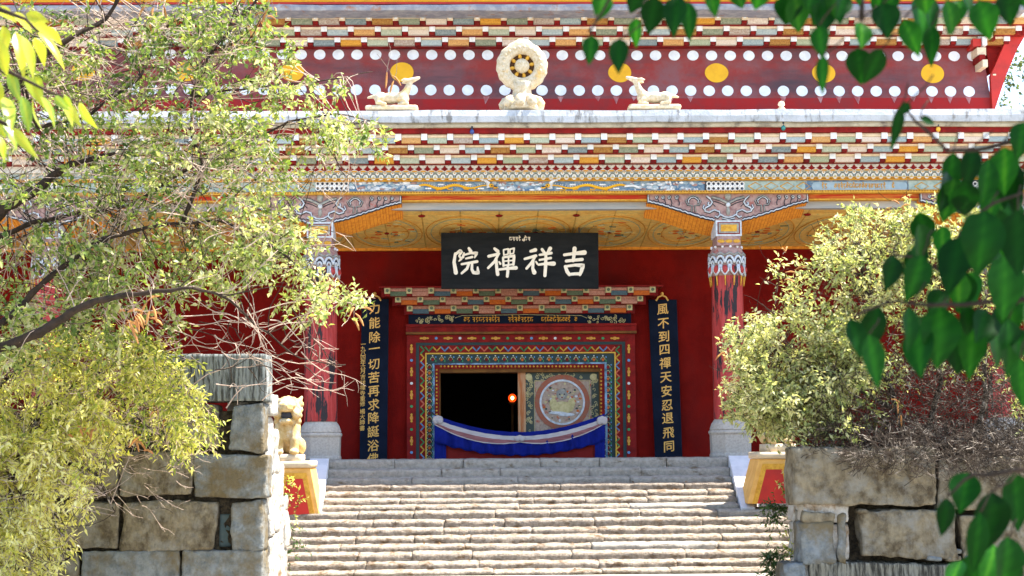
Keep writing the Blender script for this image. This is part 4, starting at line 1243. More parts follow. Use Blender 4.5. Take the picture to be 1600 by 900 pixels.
mb = MB(); mb.ball((q.x, YW - .04, q.z), (12 * k, .075, 12 * k), M_STATUE, 18, 12); mb.build('hub', wh, smooth=True)
mb = MB()
zs = [Z(p, YW) for p in (174, 171, 166, 158, 152, 148, 140, 134)]
mb.lathe((q.x, YW, 0), [(30 * k, zs[0]), (30.5 * k, zs[1]), (28 * k, zs[2]), (23 * k, zs[3]), (18 * k, zs[4]), (15.5 * k, zs[5]), (14.5 * k, zs[6]), (18 * k, zs[7] + .04)], M_STATUE, 28)
for j in range(9):
    a = 2 * math.pi * j / 9 + .35
    ca, sa = math.cos(a), math.sin(a)
    mb.tube([(q.x + r_ * k * ca, YW + r_ * k * sa, z_) for r_, z_ in ((19, zs[4]), (26, zs[3]), (30, zs[2]), (31, zs[1]))], [.03, .07, .08, .05], M_STATUE, 8)
mb.build('lotus_base', wh, smooth=True)

# two kneeling deer
def deer(px0, sg_, label):
    Yd_ = -.85
    k = S(Yd_)
    zb = Z(173.5, Yd_)
    x0 = X(px0, Yd_)
    d = emp('deer_statue', (x0, Yd_, zb), label, 'statue', 'kneeling deer on the parapet')
    def V(a, h, y=0): return (x0 + sg_ * a * k, Yd_ + y, zb + h * k)     # a: picture px towards the nose, h: px above the base
    mb = MB()
    mb.stone(x0 - 42 * k, x0 + 42 * k, Yd_ - .13, Yd_ + .13, zb + .005, zb + 8.5 * k, M_STATUE, cell=.04, rnd=.035, amp=.006, seed=px0)
    mb.build('plinth', d, smooth=True)
    bl = [('b', V(-17, 21), (11 * k, .105, 10 * k)), ('b', V(-2, 21), (16 * k, .098, 9.2 * k)), ('b', V(16, 21), (12 * k, .10, 10.5 * k)),
          ('l', [V(18, 25), V(24, 34), V(28, 44), V(30, 49)], [8 * k, 6 * k, 4.8 * k, 4.6 * k]),
          ('l', [V(29, 49), V(36, 51.5), V(43, 54)], [5.0 * k, 4.0 * k, 2.5 * k]),
          ('l', [V(-27, 24), V(-33, 23), V(-38, 22)], [3 * k, 2.6 * k, 1.8 * k])]
    for s_ in (-1, 1):
        bl += [('l', [V(28, 50, s_ * .03), V(21, 49, s_ * .075), V(16, 48, s_ * .09)], [2.2 * k, 3.2 * k, 1.4 * k]),
               ('l', [V(-20, 20, s_ * .07), V(-22, 12, s_ * .10), V(-10, 9.5, s_ * .11)], [6 * k, 4.0 * k, 2.8 * k]),
               ('l', [V(18, 17, s_ * .07), V(24, 11, s_ * .085), V(12, 9.5, s_ * .09)], [4.6 * k, 3.6 * k, 2.6 * k])]
    blend_body('deer_body', bl, M_STATUE, d, .011, 3)
deer(612, 1, 'pale gilded kneeling deer beside the leafy branch, head raised towards the wheel')
deer(1027, -1, 'pale gilded kneeling deer under the dark hanging leaves, head raised towards the wheel')

# stone lions on battered piers at the stair foot
YP = Y_EDGE - TREAD * 6.9
def pier(pe_top, pe_bot, sg_, ytop, ybot, lab):
    k = S(YP)
    zt, zb = Z(ytop, YP), Z(ybot, YP) - .06
    xt, xb = X(pe_top, YP, ytop), X(pe_bot, YP, ybot)
    w_t, w_b = 48 * k, 78 * k
    o = emp('lion_pier', ((xt + sg_ * w_t / 2), YP + .35, zb), lab, 'pier', 'yellow and red piers beside the stairs')
    def quad(ix, it, ib):   # trapezoid inset
        a, b = xt + sg_ * ix, xb + sg_ * ix
        c, d_ = xt + sg_ * (w_t - ix), xb + sg_ * (w_b - ix)
        H = zt - zb
        f = lambda z, lo, hi: lo + (hi - lo) * (z - zb) / H
        z0, z1 = zb + ib, zt - it
        return [(f(z0, b, a), z0), (f(z0, d_, c), z0), (f(z1, d_, c), z1), (f(z1, b, a), z1)]
    mb = MB(); mb.prism(quad(0, 0, 0), YP, YP + .75, M_PIERY); body = mb.build('pier_body', o, bevel=.008)
    mb = MB(); mb.prism(quad(.065, .065, .0), YP - .012, YP - .0005, M_GOLD); mb.prism(quad(.135, .145, -.0), YP - .016, YP - .006, M_BRED)
    mb.build('red_panel', body)
    mb = MB()
    mb.stone(min(xt - sg_ * .02, xt + sg_ * (w_t + .02)), max(xt - sg_ * .02, xt + sg_ * (w_t + .02)), YP - .03, YP + .78, zt + .002, zt + 11 * k, M_PIERC, cell=.06, rnd=.012, amp=.003)
    mb.build('pier_cap', body, smooth=True)
    return o, (xt + sg_ * w_t / 2), zt + 11 * k
def lion(xc, zb, sg_, lab, cx_shift=0):
    k = S(YP)
    Yl = YP + .30
    o = emp('guardian_lion', (xc, Yl, zb), lab, 'statue', 'seated stone lions on the stair piers')
    def V(a, h, y=0): return (xc + a * k, Yl + y, zb + h * k)
    mb = MB(); mb.stone(xc - 24 * k, xc + 24 * k, Yl - .26, Yl + .30, zb + .002, zb + 14 * k, M_PIERC, cell=.05, rnd=.015, amp=.004); mb.build('plinth', o, smooth=True)
    b = [('b', V(0, 40, .12), (19 * k, .20, 26 * k)), ('b', V(0, 48, -.02), (17 * k, .13, 22 * k)), ('b', V(0, 82, -.04), (21 * k, .17, 21 * k)),
         ('b', V(0, 90, -.06), (18 * k, .16, 15 * k)), ('b', V(0, 89, -.20), (15 * k, .10, 7 * k)), ('b', V(0, 84.5, -.25), (11 * k, .07, 5.5 * k)), ('b', V(0, 65, -.18), (13 * k, .10, 5 * k)),
         ('b', V(0, 89, -.31), (4 * k, .025, 3 * k))]
    for s_ in (-1, 1):
        b += [('l', [V(s_ * 12, 56, -.06), V(s_ * 12, 36, -.14), V(s_ * 12, 18, -.16)], [9 * k, 7.5 * k, 7 * k]), ('b', V(s_ * 12, 17.5, -.20), (8 * k, .10, 5 * k)),
              ('b', V(s_ * 19, 26, .12), (8 * k, .16, 13 * k)), ('b', V(s_ * 14, 77, -.10), (8 * k, .15, 9 * k)), ('b', V(s_ * 7, 96, -.18), (5 * k, .05, 3.2 * k)),
              ('l', [V(s_ * 17, 96, -.02), V(s_ * 21, 103, 0)], [5 * k, 2.5 * k])]
        for j in range(4): b.append(('b', V(s_ * (20 - j), 92 - j * 9, .0 - .02 * j), (5 * k, .06, 5 * k)))
    for j in range(5): b.append(('b', V((j - 2) * 8, 101 - abs(j - 2) * 2, .02), (5 * k, .06, 5 * k)))
    body = blend_body('lion_body', b, M_LION, o, .012, 2)
    mb = MB()
    mb.ball(V(0, 75, -.150), (10.5 * k, .085, 7.5 * k), M_INK, 14, 10)
    mb.build('open_mouth', body, smooth=True)
    mb = MB()
    for s_ in (-1, 1): mb.ball(V(s_ * 7.5, 92.5, -.20), (2.6 * k, .04, 2.2 * k), M_INK, 8, 6)
    mb.build('eye', body, smooth=True)
_, xc_, zc_ = pier(485, 500, -1, 729, 799, 'battered pier with red panel under the open mouthed lion, beside the rough wall end')
lion(X(446, YP, 680), zc_ - .03, 1, 'yellow open mouthed seated lion beside the chiselled wall end')
_, xc_, zc_ = pier(1186, 1168, 1, 720, 783, 'battered pier with red panel partly hidden by the leafy shrub')
lion(X(1221, YP, 680), zc_ - .01, 1, 'yellow seated lion almost wholly buried in the leafy shrub')

# coloured bulbs under the parapet and a small knob on it
for px, py, c, lab in ((737.5, 206, (.02, .05, .22), 'dark blue light bulb under the eaves beside the wheel'), (1224, 200, (.02, .20, .18), 'teal light bulb under the pale parapet knob'), (1466, 202, (.80, .40, .02), 'yellow light bulb under the eaves near the corner leaves')):
    q = P(px, py, -1.06); m = mat('bulb_glass', c, rough=.2, spec=.6)
    o = emp('light_bulb', (q.x, q.y, q.z), lab, 'light bulb', 'coloured bulbs strung under the parapet')
    mb = MB(); mb.ball((q.x, q.y, q.z), (.036, .036, .042), m, 12, 8); mb.build('glass', o, smooth=True)
    mb = MB(); mb.lathe((q.x, q.y, q.z), [(.018, .03), (.02, .07), (.012, .09)], M_INK, 10); mb.build('socket', o)
q = P(1221, 172, -.95)
mb = MB(); mb.lathe((q.x, -.95, q.z), [(.05, -.03), (.06, .02), (.03, .05), (.055, .08), (.045, .12), (.01, .14)], M_CREAM, 12)
tag(mb.build('roof_knob', None, smooth=True), 'small pale knob standing on the parapet edge', 'ornament')

# ================================================================== ROUGH STONE WALLS
YWL = -7.2
def stonepx(mb, l, r, t, b, m, dep=.5, seed=0, rnd=.03, amp=.014, y=YWL, shift=0.0, cell=.032, skew=0.0):
    x0, x1 = X(l, y, (t + b) / 2), X(r, y, (t + b) / 2)
    px = (l + r) / 2
    mb.stone(x0, x1, y + shift, y + dep, P(px, b, y).z, P(px, t, y).z, m, cell=cell, rnd=rnd, amp=amp, freq=2.6, seed=seed, skew=skew)
wl = emp('retaining_wall', P(300, 905, YWL), 'rough block wall with one tall chiselled block on top, pale end lit', 'wall')
def blk(wall, *a, **kw):
    mb = MB(); stonepx(mb, *a, **kw); mb.build('stone_block', wall, smooth=True)
for i, a in enumerate(((248, 416, 553, 627, M_CHISEL), (362, 413, 629, 704, M_BLOCK), (243, 340, 634, 700, M_BLOCK2), (300, 413, 708, 777, M_BLOCK), (185, 297, 706, 778, M_BLOCK2),
                       (190, 338, 783, 858, M_BLOCK2), (361, 413, 781, 858, M_BLOCK), (100, 184, 784, 857, M_BLOCK2), (285, 413, 862, 940, M_BLOCK), (128, 282, 861, 940, M_BLOCK), (40, 125, 860, 940, M_BLOCK2), (60, 182, 705, 779, M_BLOCK2))):
    blk(wl, *a, seed=i * 2.3, rnd=.010 if i == 0 else .016, amp=.008 if i == 0 else .026, skew=.008 if i == 0 else .03)
blk(wl, 339.5, 359, 803, 856, M_SLATE, seed=40, shift=.10, rnd=.015, amp=.006)
mb = MB()
rk = random.Random(4)
for i in range(16):
    l = rk.uniform(230, 352); t = rk.choice((634, 652, 668, 682, 697, 704, 780))
    stonepx(mb, l, l + rk.uniform(6, 16), t, t + rk.uniform(5, 10), rk.choice([M_BLOCK, M_BLOCK2]), seed=i, shift=.03, rnd=.03, amp=.012)
mb.build('packing_stones', wl, smooth=True)
xin = X(413, YWL, 700)
for i, (d0, d1, ty) in enumerate(((18.32, 18.78, 615), (18.79, 19.30, 672), (19.31, 19.75, 726), (19.76, 20.15, 775))):
    z = 0.0
    zt = P(430, ty, d0 - 25).z
    k_ = 0
    while z < zt - .04:
        h = min(rk.uniform(.4, .7), zt - z)
        if zt - z - h < .12: h = zt - z
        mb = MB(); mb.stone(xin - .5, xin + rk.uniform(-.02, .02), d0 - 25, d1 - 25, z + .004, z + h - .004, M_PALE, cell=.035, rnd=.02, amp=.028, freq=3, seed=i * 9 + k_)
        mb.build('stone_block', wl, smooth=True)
        z += h; k_ += 1
mb = MB(); mb.stone(X(-20, YWL), xin - .06, YWL + .11, YWL + .48, .3, Z(640, YWL), M_GRIT, cell=.06, rnd=.01, amp=.03, freq=6); mb.build('joint_fill', wl)
wr = emp('retaining_wall', P(1420, 905, YWL), 'rough brown block wall under the dry shrub, dark gap between its stones', 'wall')
for i, a in enumerate(((1240, 1461, 701, 790, M_BLOCK2), (1470, 1700, 716, 797, M_BLOCK2), (1254, 1306, 797, 813, M_BLOCK2), (1256, 1306, 815, 881, M_BLOCK), (1309, 1324, 801, 880, M_BLOCK),
                       (1346, 1497, 798, 870, M_BLOCK2), (1506, 1700, 803, 880, M_BLOCK2), (1264, 1496, 880, 940, M_CHISEL2), (1500, 1700, 884, 940, M_BLOCK2), (1222, 1262, 883, 940, M_BLOCK))):
    blk(wr, *a, seed=60 + i * 2.3, rnd=.016, amp=.034, skew=.02)
mb = MB()
for i, (l, t, w, h) in enumerate(((1449, 869, 24, 8), (1478, 869, 24, 9), (1507, 868, 16, 10), (1340, 795, 16, 7), (1490, 858, 14, 8))):
    stonepx(mb, l, l + w, t, t + h, rk.choice([M_BLOCK, M_BLOCK2]), seed=i, shift=-.02, rnd=.03, amp=.010)
mb.build('packing_stones', wr, smooth=True)
xr_in = X(1258, YWL, 800)
z = 0.0; k_ = 0
ztop = P(1240, 698, -6.9).z
while z < ztop - .04:
    h = min(rk.uniform(.3, .5), ztop - z)
    if ztop - z - h < .15: h = ztop - z
    for d0, d1 in ((17.86, 18.32), (18.33, 18.78)):
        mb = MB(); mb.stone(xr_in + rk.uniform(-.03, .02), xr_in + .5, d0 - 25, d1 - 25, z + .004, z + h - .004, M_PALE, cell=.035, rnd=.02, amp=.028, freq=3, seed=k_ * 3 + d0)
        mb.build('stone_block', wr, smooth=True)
    z += h; k_ += 1
mb = MB(); mb.stone(xr_in + .06, X(1700, YWL), YWL + .24, YWL + .48, .3, Z(712, YWL), M_GRIT, cell=.06, rnd=.01, amp=.035, freq=6); mb.build('joint_fill', wr)
mb = MB(); mb.box(-60, xin - .3, YWL + .5, -5.6, 0, Z(640, YWL), M_SOIL); mb.box(-60, -4.4, -5.597, -1.2, 0, Z(640, YWL), M_SOIL)
tag(mb.build('earth_terrace'), None, kind='structure')
mb = MB(); mb.box(xr_in + .3, 60, YWL + .5, -6.1, 0, Z(712, YWL), M_SOIL); mb.box(5.4, 60, -6.097, -1.2, 0, Z(712, YWL), M_SOIL)
tag(mb.build('earth_terrace'), None, kind='structure')

# ================================================================== VEGETATION
class Leaves:
    def __init__(s): s.b, s.d, s.n, s.l, s.w, s.t = [], [], [], [], [], []
    def add(s, b, d, n, l, w, t): s.b.append(b); s.d.append(d); s.n.append(n); s.l.append(l); s.w.append(w); s.t.append(t)
    def build(s, name, m, parent, fold=.22, wide=.45):
        b, d, n = (np.array([tuple(v) for v in a], dtype=float) for a in (s.b, s.d, s.n))
        l, w, t = (np.array(a, dtype=float)[:, None] for a in (s.l, s.w, s.t))
        d /= np.linalg.norm(d, axis=1, keepdims=True) + 1e-9
        side = np.cross(d, n); side /= np.linalg.norm(side, axis=1, keepdims=True) + 1e-9
        nn = np.cross(side, d)
        N = len(b)
        V = np.empty((N, 6, 3))
        V[:, 0] = b
        V[:, 1] = b + d * l * wide * .8 + side * w * .5 + nn * w * fold
        V[:, 2] = b + d * l * .5 - nn * w * .05
        V[:, 3] = b + d * l * wide * .8 - side * w * .5 + nn * w * fold
        V[:, 4] = b + d * l - nn * l * .10
        V[:, 5] = V[:, 4]
        base = np.arange(N)[:, None] * 6
        F4 = np.concatenate([base + np.array([[0, 1, 2]]), base + np.array([[1, 4, 2]]), base + np.array([[0, 2, 3]]), base + np.array([[2, 4, 3]])], 1).reshape(-1, 3)
        me = bpy.data.meshes.new(name)
        me.vertices.add(N * 6); me.vertices.foreach_set('co', V.reshape(-1))
        nf = len(F4)
        me.loops.add(nf * 3); me.loops.foreach_set('vertex_index', F4.reshape(-1).astype(np.int32))
        me.polygons.add(nf); me.polygons.foreach_set('loop_start', np.arange(nf, dtype=np.int32) * 3)
        me.update(calc_edges=True)
        a = me.attributes.new('tint', 'FLOAT', 'POINT')
        a.data.foreach_set('value', np.repeat(t.reshape(-1), 6).astype(np.float32))
        me.materials.append(m)
        o = bpy.data.objects.new(name, me); COL.objects.link(o)
        if parent is not None: adopt(o, parent)
        return o
def rvec(r): 
    while True:
        v = Vector((r.uniform(-1, 1), r.uniform(-1, 1), r.uniform(-1, 1)))
        if .05 < v.length < 1: return v.normalized()
def wob(a, b, r, k=.12, n=6, sag=0.0):
    a, b = Vector(a), Vector(b)
    L = (b - a).length
    o1, o2 = rvec(r) * L * k, rvec(r) * L * k
    out = []
    for i in range(n + 1):
        t = i / n
        out.append(a.lerp(b, t) + o1 * math.sin(math.pi * t) + o2 * math.sin(2 * math.pi * t) * .5 - Vector((0, 0, sag * L * math.sin(math.pi * t))))
    return out
def sprig(lv, wd, a, d, L, n, ll, lw, r, m, tint, droop=.2, rad=.0035, spread=.9, up=.35):
    b = a + d * L - Vector((0, 0, droop * L))
    path = wob(a, b, r, .10, 4)
    wd.tube(path, [rad * (1 - .6 * i / 4) for i in range(5)], m, 3, cap=False)
    for i in range(n):
        t = .12 + .88 * (i + r.random() * .6) / n
        j = min(int(t * 4), 3)
        p = path[j].lerp(path[j + 1], t * 4 - j) if t < 1 else path[-1]
        dd = (d * .6 + rvec(r) * spread + Vector((0, 0, -droop))).normalized()
        nn = (rvec(r) * .8 + Vector((0, 0, up + .5))).normalized()
        s = r.uniform(.7, 1.2)
        lv.add(p, dd, nn, ll * s, lw * s, min(1, max(0, tint + r.uniform(-.3, .3))))
def limb(wd, pts, r0, r1, m, r, sides=7):
    """pts: (px, py, Y); returns nodes (point, radius)"""
    q = [P(*p) for p in pts]
    dense = []
    for i in range(len(q) - 1):
        w = wob(q[i], q[i + 1], r, .04, 5)
        dense += w[:-1]
    dense.append(q[-1])
    n = len(dense)
    rad = [(r0 + (r1 - r0) * i / (n - 1)) * (1 + .12 * math.sin(i * 2.1)) for i in range(n)]
    wd.tube(dense, rad, m, sides)
    return list(zip(dense, rad))

def foliage(root, limbs, regions, r, bark, twigm, leafm, ll, lw, sprigL, bare=(), droop=.2, rb=.008, dens=1.0, bdens=1.0, pods=()):
    wd, tw, lv = MB(), MB(), Leaves()
    nodes = []
    for pts, r0, r1 in limbs: nodes += limb(wd, pts, r0, r1, bark, r)
    for (cx, cy, rx, ry, n, y0, y1, k, nl, tint) in regions:
        for _ in range(int(n * dens)):
            a, q = r.uniform(0, 6.283), math.sqrt(r.random())
            c = P(cx + rx * q * math.cos(a), cy + ry * q * math.sin(a), r.uniform(y0, y1))
            if n > 11 and noise.noise(c * 2.3 + Vector((7.7, 1.1, 3.3))) < -.10 and r.random() < .8: continue
            ct = tint + r.uniform(-.30, .25)
            near = sorted(nodes, key=lambda v: (v[0] - c).length)[:12]
            s = r.choice(near)[0]
            if (s - c).length > .04:
                path = wob(s, c, r, .12, 6, -.03)
                L = (s - c).length
                m0 = twigm if r.random() < .6 else bark
                tw.tube(path, [rb * (.35 + min(L, 1.2) * .4) * (1 - .75 * i / 6) for i in range(7)], m0, 4, cap=False)
                d0 = (path[-1] - path[-3]).normalized()
            else: d0 = rvec(r)
            for _k in range(k):
                d = (d0 * .5 + rvec(r) * .9 + Vector((0, 0, .15))).normalized()
                sprig(lv, tw, c + rvec(r) * .03, d, sprigL * r.uniform(.6, 1.3), nl, ll, lw, r, twigm if r.random() < .6 else bark, ct + r.uniform(-.1, .1), droop)
    for (cx, cy, rx, ry, n, y0, y1, L, ang, sp) in bare:
        for _ in range(int(n * bdens)):
            a, q = r.uniform(0, 6.283), math.sqrt(r.random())
            c = P(cx + rx * q * math.cos(a), cy + ry * q * math.sin(a), r.uniform(y0, y1))
            t = ang + r.uniform(-sp, sp)
            d = Vector((math.cos(t), r.uniform(-.4, .4), math.sin(t))).normalized()
            ln = L * r.uniform(.5, 1.3)
            path = wob(c - d * ln * .5, c + d * ln * .5, r, .14, 6)
            bm_ = twigm if r.random() < .65 else bark
            tw.tube(path, [rb * .7 * (1 - .7 * i / 6) for i in range(7)], bm_, 4, cap=False)
            for k in range(r.randrange(1, 4)):
                p = path[r.randrange(2, 6)]
                d2 = (d + rvec(r) * .9).normalized()
                tw.tube(wob(p, p + d2 * ln * r.uniform(.2, .5), r, .12, 3), [rb * .4, rb * .35, rb * .28, rb * .2], twigm, 3, cap=False)
    pd = MB()
    for px, py, Y, n in pods:
        for _ in range(n):
            p = P(px + r.uniform(-16, 16), py + r.uniform(-14, 14), Y + r.uniform(-.4, .4))
            d = (rvec(r) + Vector((.4, 0, -.5))).normalized() * r.uniform(.10, .17)
            pd.tube([p, p + d * .4 + Vector((0, 0, .012)), p + d * .75, p + d - Vector((0, 0, .02))], [.004, .011, .012, .004], M_POD, 5)
            tw.tube(wob(p, p - d * 1.6 + Vector((0, 0, .08)), r, .1, 4), .0028, twigm, 3, cap=False)
    if pods: pd.build('seed_pods', root)
    if limbs: wd.build('trunk', root, smooth=True)
    tw.build('twigs', root)
    lv.build('crown', leafm, root)
    return nodes

L_TREE = leaf_mat('pale_green_tree_leaf', [(0, (.045, .085, .015)), (.35, (.15, .22, .045)), (.7, (.34, .38, .11)), (1, (.60, .58, .34))], .42, tcol=(1.15, 1.15, .5))
L_BUSH = leaf_mat('yellow_green_bush_leaf', [(0, (.10, .16, .03)), (.35, (.36, .40, .08)), (.72, (.72, .66, .17)), (1, (.84, .80, .46))], .52, tcol=(1.15, 1.15, .5))
L_SHRUB = leaf_mat('pale_olive_shrub_leaf', [(0, (.13, .18, .055)), (.35, (.33, .37, .14)), (.75, (.58, .57, .29)), (1, (.74, .68, .44))], .46, tcol=(1.15, 1.12, .55))
L_YEL = leaf_mat('yellow_hanging_leaf', [(0, (.10, .22, .03)), (.35, (.26, .34, .03)), (1, (.50, .46, .03))], .45, .25, .5)
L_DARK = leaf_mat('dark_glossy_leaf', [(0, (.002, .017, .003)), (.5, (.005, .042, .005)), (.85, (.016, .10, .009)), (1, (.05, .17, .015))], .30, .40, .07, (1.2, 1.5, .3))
L_FERN = leaf_mat('dark_fern_leaf', [(0, (.02, .06, .02)), (1, (.10, .16, .04))], .3)
L_FAR = leaf_mat('distant_tree_leaf', [(0, (.04, .07, .02)), (1, (.13, .16, .06))], .4)
L_DRY = leaf_mat('dry_fallen_leaf', [(0, (.16, .07, .025)), (1, (.34, .20, .08))], .1)

r = random.Random(11)
tr = emp('broadleaf_tree', P(-140, 1000, -10.5), 'sprawling small leaved tree with dark crooked limbs beside the chiselled wall', 'tree')
tr.location.z = 0
A = -10.5
limbs = [([(-150, 1020, A), (-150, 800, A), (-120, 640, A), (-60, 560, A), (0, 543, A), (62, 520, A - .3), (100, 497, A - .3), (150, 470, A - .4), (200, 460, A - .4), (260, 455, A - .5), (300, 450, A - .5)], .075, .013),
         ([(-60, 560, A), (20, 490, A + .3), (50, 458, A + .3), (101, 415, A + .3), (149, 378, A + .4), (200, 364, A + .4), (227, 356, A + .5), (285, 350, A + .6), (339, 343, A + .6)], .036, .011),
         ([(-120, 640, A), (-80, 420, A + .5), (0, 330, A + .6), (40, 306, A + .6), (80, 276, A + .8), (110, 256, A + .8), (180, 240, A + .9)], .085, .018),
         ([(285, 350, A + .6), (300, 310, A + .6), (318, 258, A + .7), (299, 205, A + .7), (299, 152, A + .8), (312, 110, A + .8), (345, 62, A + .9), (395, 8, A + 1), (420, -50, A + 1)], .022, .012),
         ([(0, 370, A + 1), (60, 345, A + 1), (130, 330, A + 1.2), (200, 322, A + 1.2)], .03, .01),
         ([(-80, 420, A + .5), (-40, 180, A), (30, 120, A), (100, 66, A), (165, 30, A + .2), (190, -10, A + .2)], .05, .012),
         ([(165, 30, A + .2), (148, -5, A + .2), (130, -60, A + .2)], .012, .008),
         ([(200, 322, A + 1.2), (300, 262, A + 1.2), (380, 225, A + 1.3), (450, 190, A + 1.4), (520, 178, A + 1.4), (585, 190, A + 1.5)], .018, .006),
         ([(339, 343, A + .6), (400, 372, A + .8), (450, 402, A + .9), (500, 450, A + 1), (545, 470, A + 1)], .016, .006),
         ([(300, 450, A - .5), (360, 470, A), (420, 520, A + .4), (470, 560, A + .6), (540, 570, A + .8)], .014, .005),
         ([(300, 152, A + .8), (380, 140, A + 1), (450, 130, A + 1.2), (530, 122, A + 1.3), (583, 112, A + 1.4)], .012, .004),
         ([(30, 120, A), (60, 200, A + .4), (140, 180, A + .6), (220, 120, A + .8), (260, 40, A + 1)], .025, .008)]
YA, YB_ = A - .25, A + 2.3
regions = [(330, 70, 120, 85, 66, YA, YB_, 4, 6, .45), (430, 150, 75, 34, 20, YA, YB_, 4, 6, .65), (300, 225, 120, 60, 62, YA, YB_, 4, 6, .6), (410, 290, 55, 50, 12, YA, YB_, 4, 6, .6),
           (435, 385, 60, 52, 24, YA, YB_, 5, 7, .75), (500, 468, 55, 24, 11, YA, YB_, 4, 6, .75), (560, 212, 45, 14, 7, YA, YB_, 3, 6, .65), (500, 205, 50, 24, 9, YA, YB_, 4, 6, .6), (520, 132, 24, 10, 3, YA, YB_, 3, 5, .7),
           (230, 400, 130, 60, 40, YA, YB_, 4, 6, .55), (100, 130, 150, 110, 90, YA, YB_, 4, 6, .4), (70, 430, 110, 80, 46, YA, YB_, 4, 6, .5), (150, 300, 140, 50, 44, YA, YB_, 4, 6, .45), (340, 420, 70, 40, 18, YA, YB_, 4, 6, .6),
           (60, 520, 120, 50, 30, YA, YB_, 4, 6, .6), (200, 500, 90, 40, 20, YA, YB_, 4, 6, .5), (-80, 250, 90, 300, 40, YA, YB_, 4, 6, .5), (150, -60, 300, 50, 40, YA, YB_, 4, 6, .5), (330, 330, 70, 40, 12, YA, YB_, 4, 6, .6)]
bare = [(430, 560, 110, 60, 42, A, A + 1.6, .55, -.25, .9), (330, 500, 110, 60, 46, A, A + 1.6, .6, -.5, .8), (200, 280, 190, 70, 120, YA, YB_, .7, .2, .9), (180, 90, 180, 90, 150, YA, YB_, .7, .3, 1.0), (400, 330, 120, 80, 40, YA, YB_, .6, .2, 1.0), (120, 420, 140, 90, 46, YA, YB_, .6, .3, 1), (480, 230, 90, 50, 14, A + .5, A + 1.6, .5, -.6, .8)]
foliage(tr, limbs, regions, r, M_BARK, M_TWIG, L_TREE, .068, .036, .20, bare, .25, .008, 2.15, .75, [(600, 112, A + 1.3, 3), (400, 30, A + 1, 5), (225, 485, A - .3, 10), (205, 500, A - .3, 8), (560, 490, A + 1, 4), (240, 20, A + .5, 4), (420, 20, A + 1, 4)])

# drooping yellow green bush over the wall
r = random.Random(12)
A = -8.6
bu = emp('drooping_bush', P(20, 1010, A), 'dense yellow green bush drooping in front of the rough wall', 'bush')
bu.location.z = 0
limbs = [([(0, 1010, A), (-10, 860, A), (20, 740, A), (70, 640, A + .2), (150, 570, A + .3), (240, 560, A + .4), (300, 610, A + .3)], .06, .008),
         ([(-10, 860, A), (-30, 700, A - .3), (0, 600, A - .3), (60, 560, A - .2)], .04, .01), ([(20, 740, A), (90, 720, A - .3), (150, 740, A - .5), (180, 800, A - .6)], .025, .006),
         ([(0, 1010, A), (60, 900, A - .3), (110, 870, A - .5)], .03, .008), ([(150, 570, A + .3), (200, 640, A), (260, 690, A - .2)], .018, .006)]
ya, yb = A - .9, A + .9
regions = [(45, 640, 120, 95, 84, ya, yb, 5, 8, .75), (25, 760, 105, 100, 90, ya, yb, 5, 8, .9), (15, 860, 80, 70, 56, ya, yb, 5, 8, .85), (200, 610, 110, 70, 62, ya, yb, 5, 7, .5), (270, 650, 60, 36, 22, ya, yb, 4, 7, .5),
           (110, 690, 70, 50, 36, ya, yb, 5, 8, .7), (140, 560, 130, 50, 44, ya, yb, 5, 7, .55), (-70, 720, 80, 220, 60, ya, yb, 5, 8, .75), (135, 760, 26, 40, 7, ya, A - .3, 4, 7, .9), (292, 690, 26, 22, 5, A, yb, 4, 6, .6)]
bare = [(230, 710, 80, 30, 40, A, yb, .35, -.3, .8), (120, 650, 140, 100, 50, ya, yb, .5, .4, .9), (240, 770, 60, 40, 14, A, yb, .3, -.6, .4), (60, 780, 110, 90, 30, ya - .1, ya + .3, .5, -.2, .8), (180, 590, 90, 50, 24, ya, yb, .5, .8, .5)]
foliage(bu, limbs, regions, r, M_TWIG2, M_TWIG, L_BUSH, .078, .026, .22, bare, .45, .006, 2.1, .8, [(150, 665, A - .4, 5), (210, 690, A - .3, 5), (110, 670, A - .5, 5), (250, 640, A, 4)])

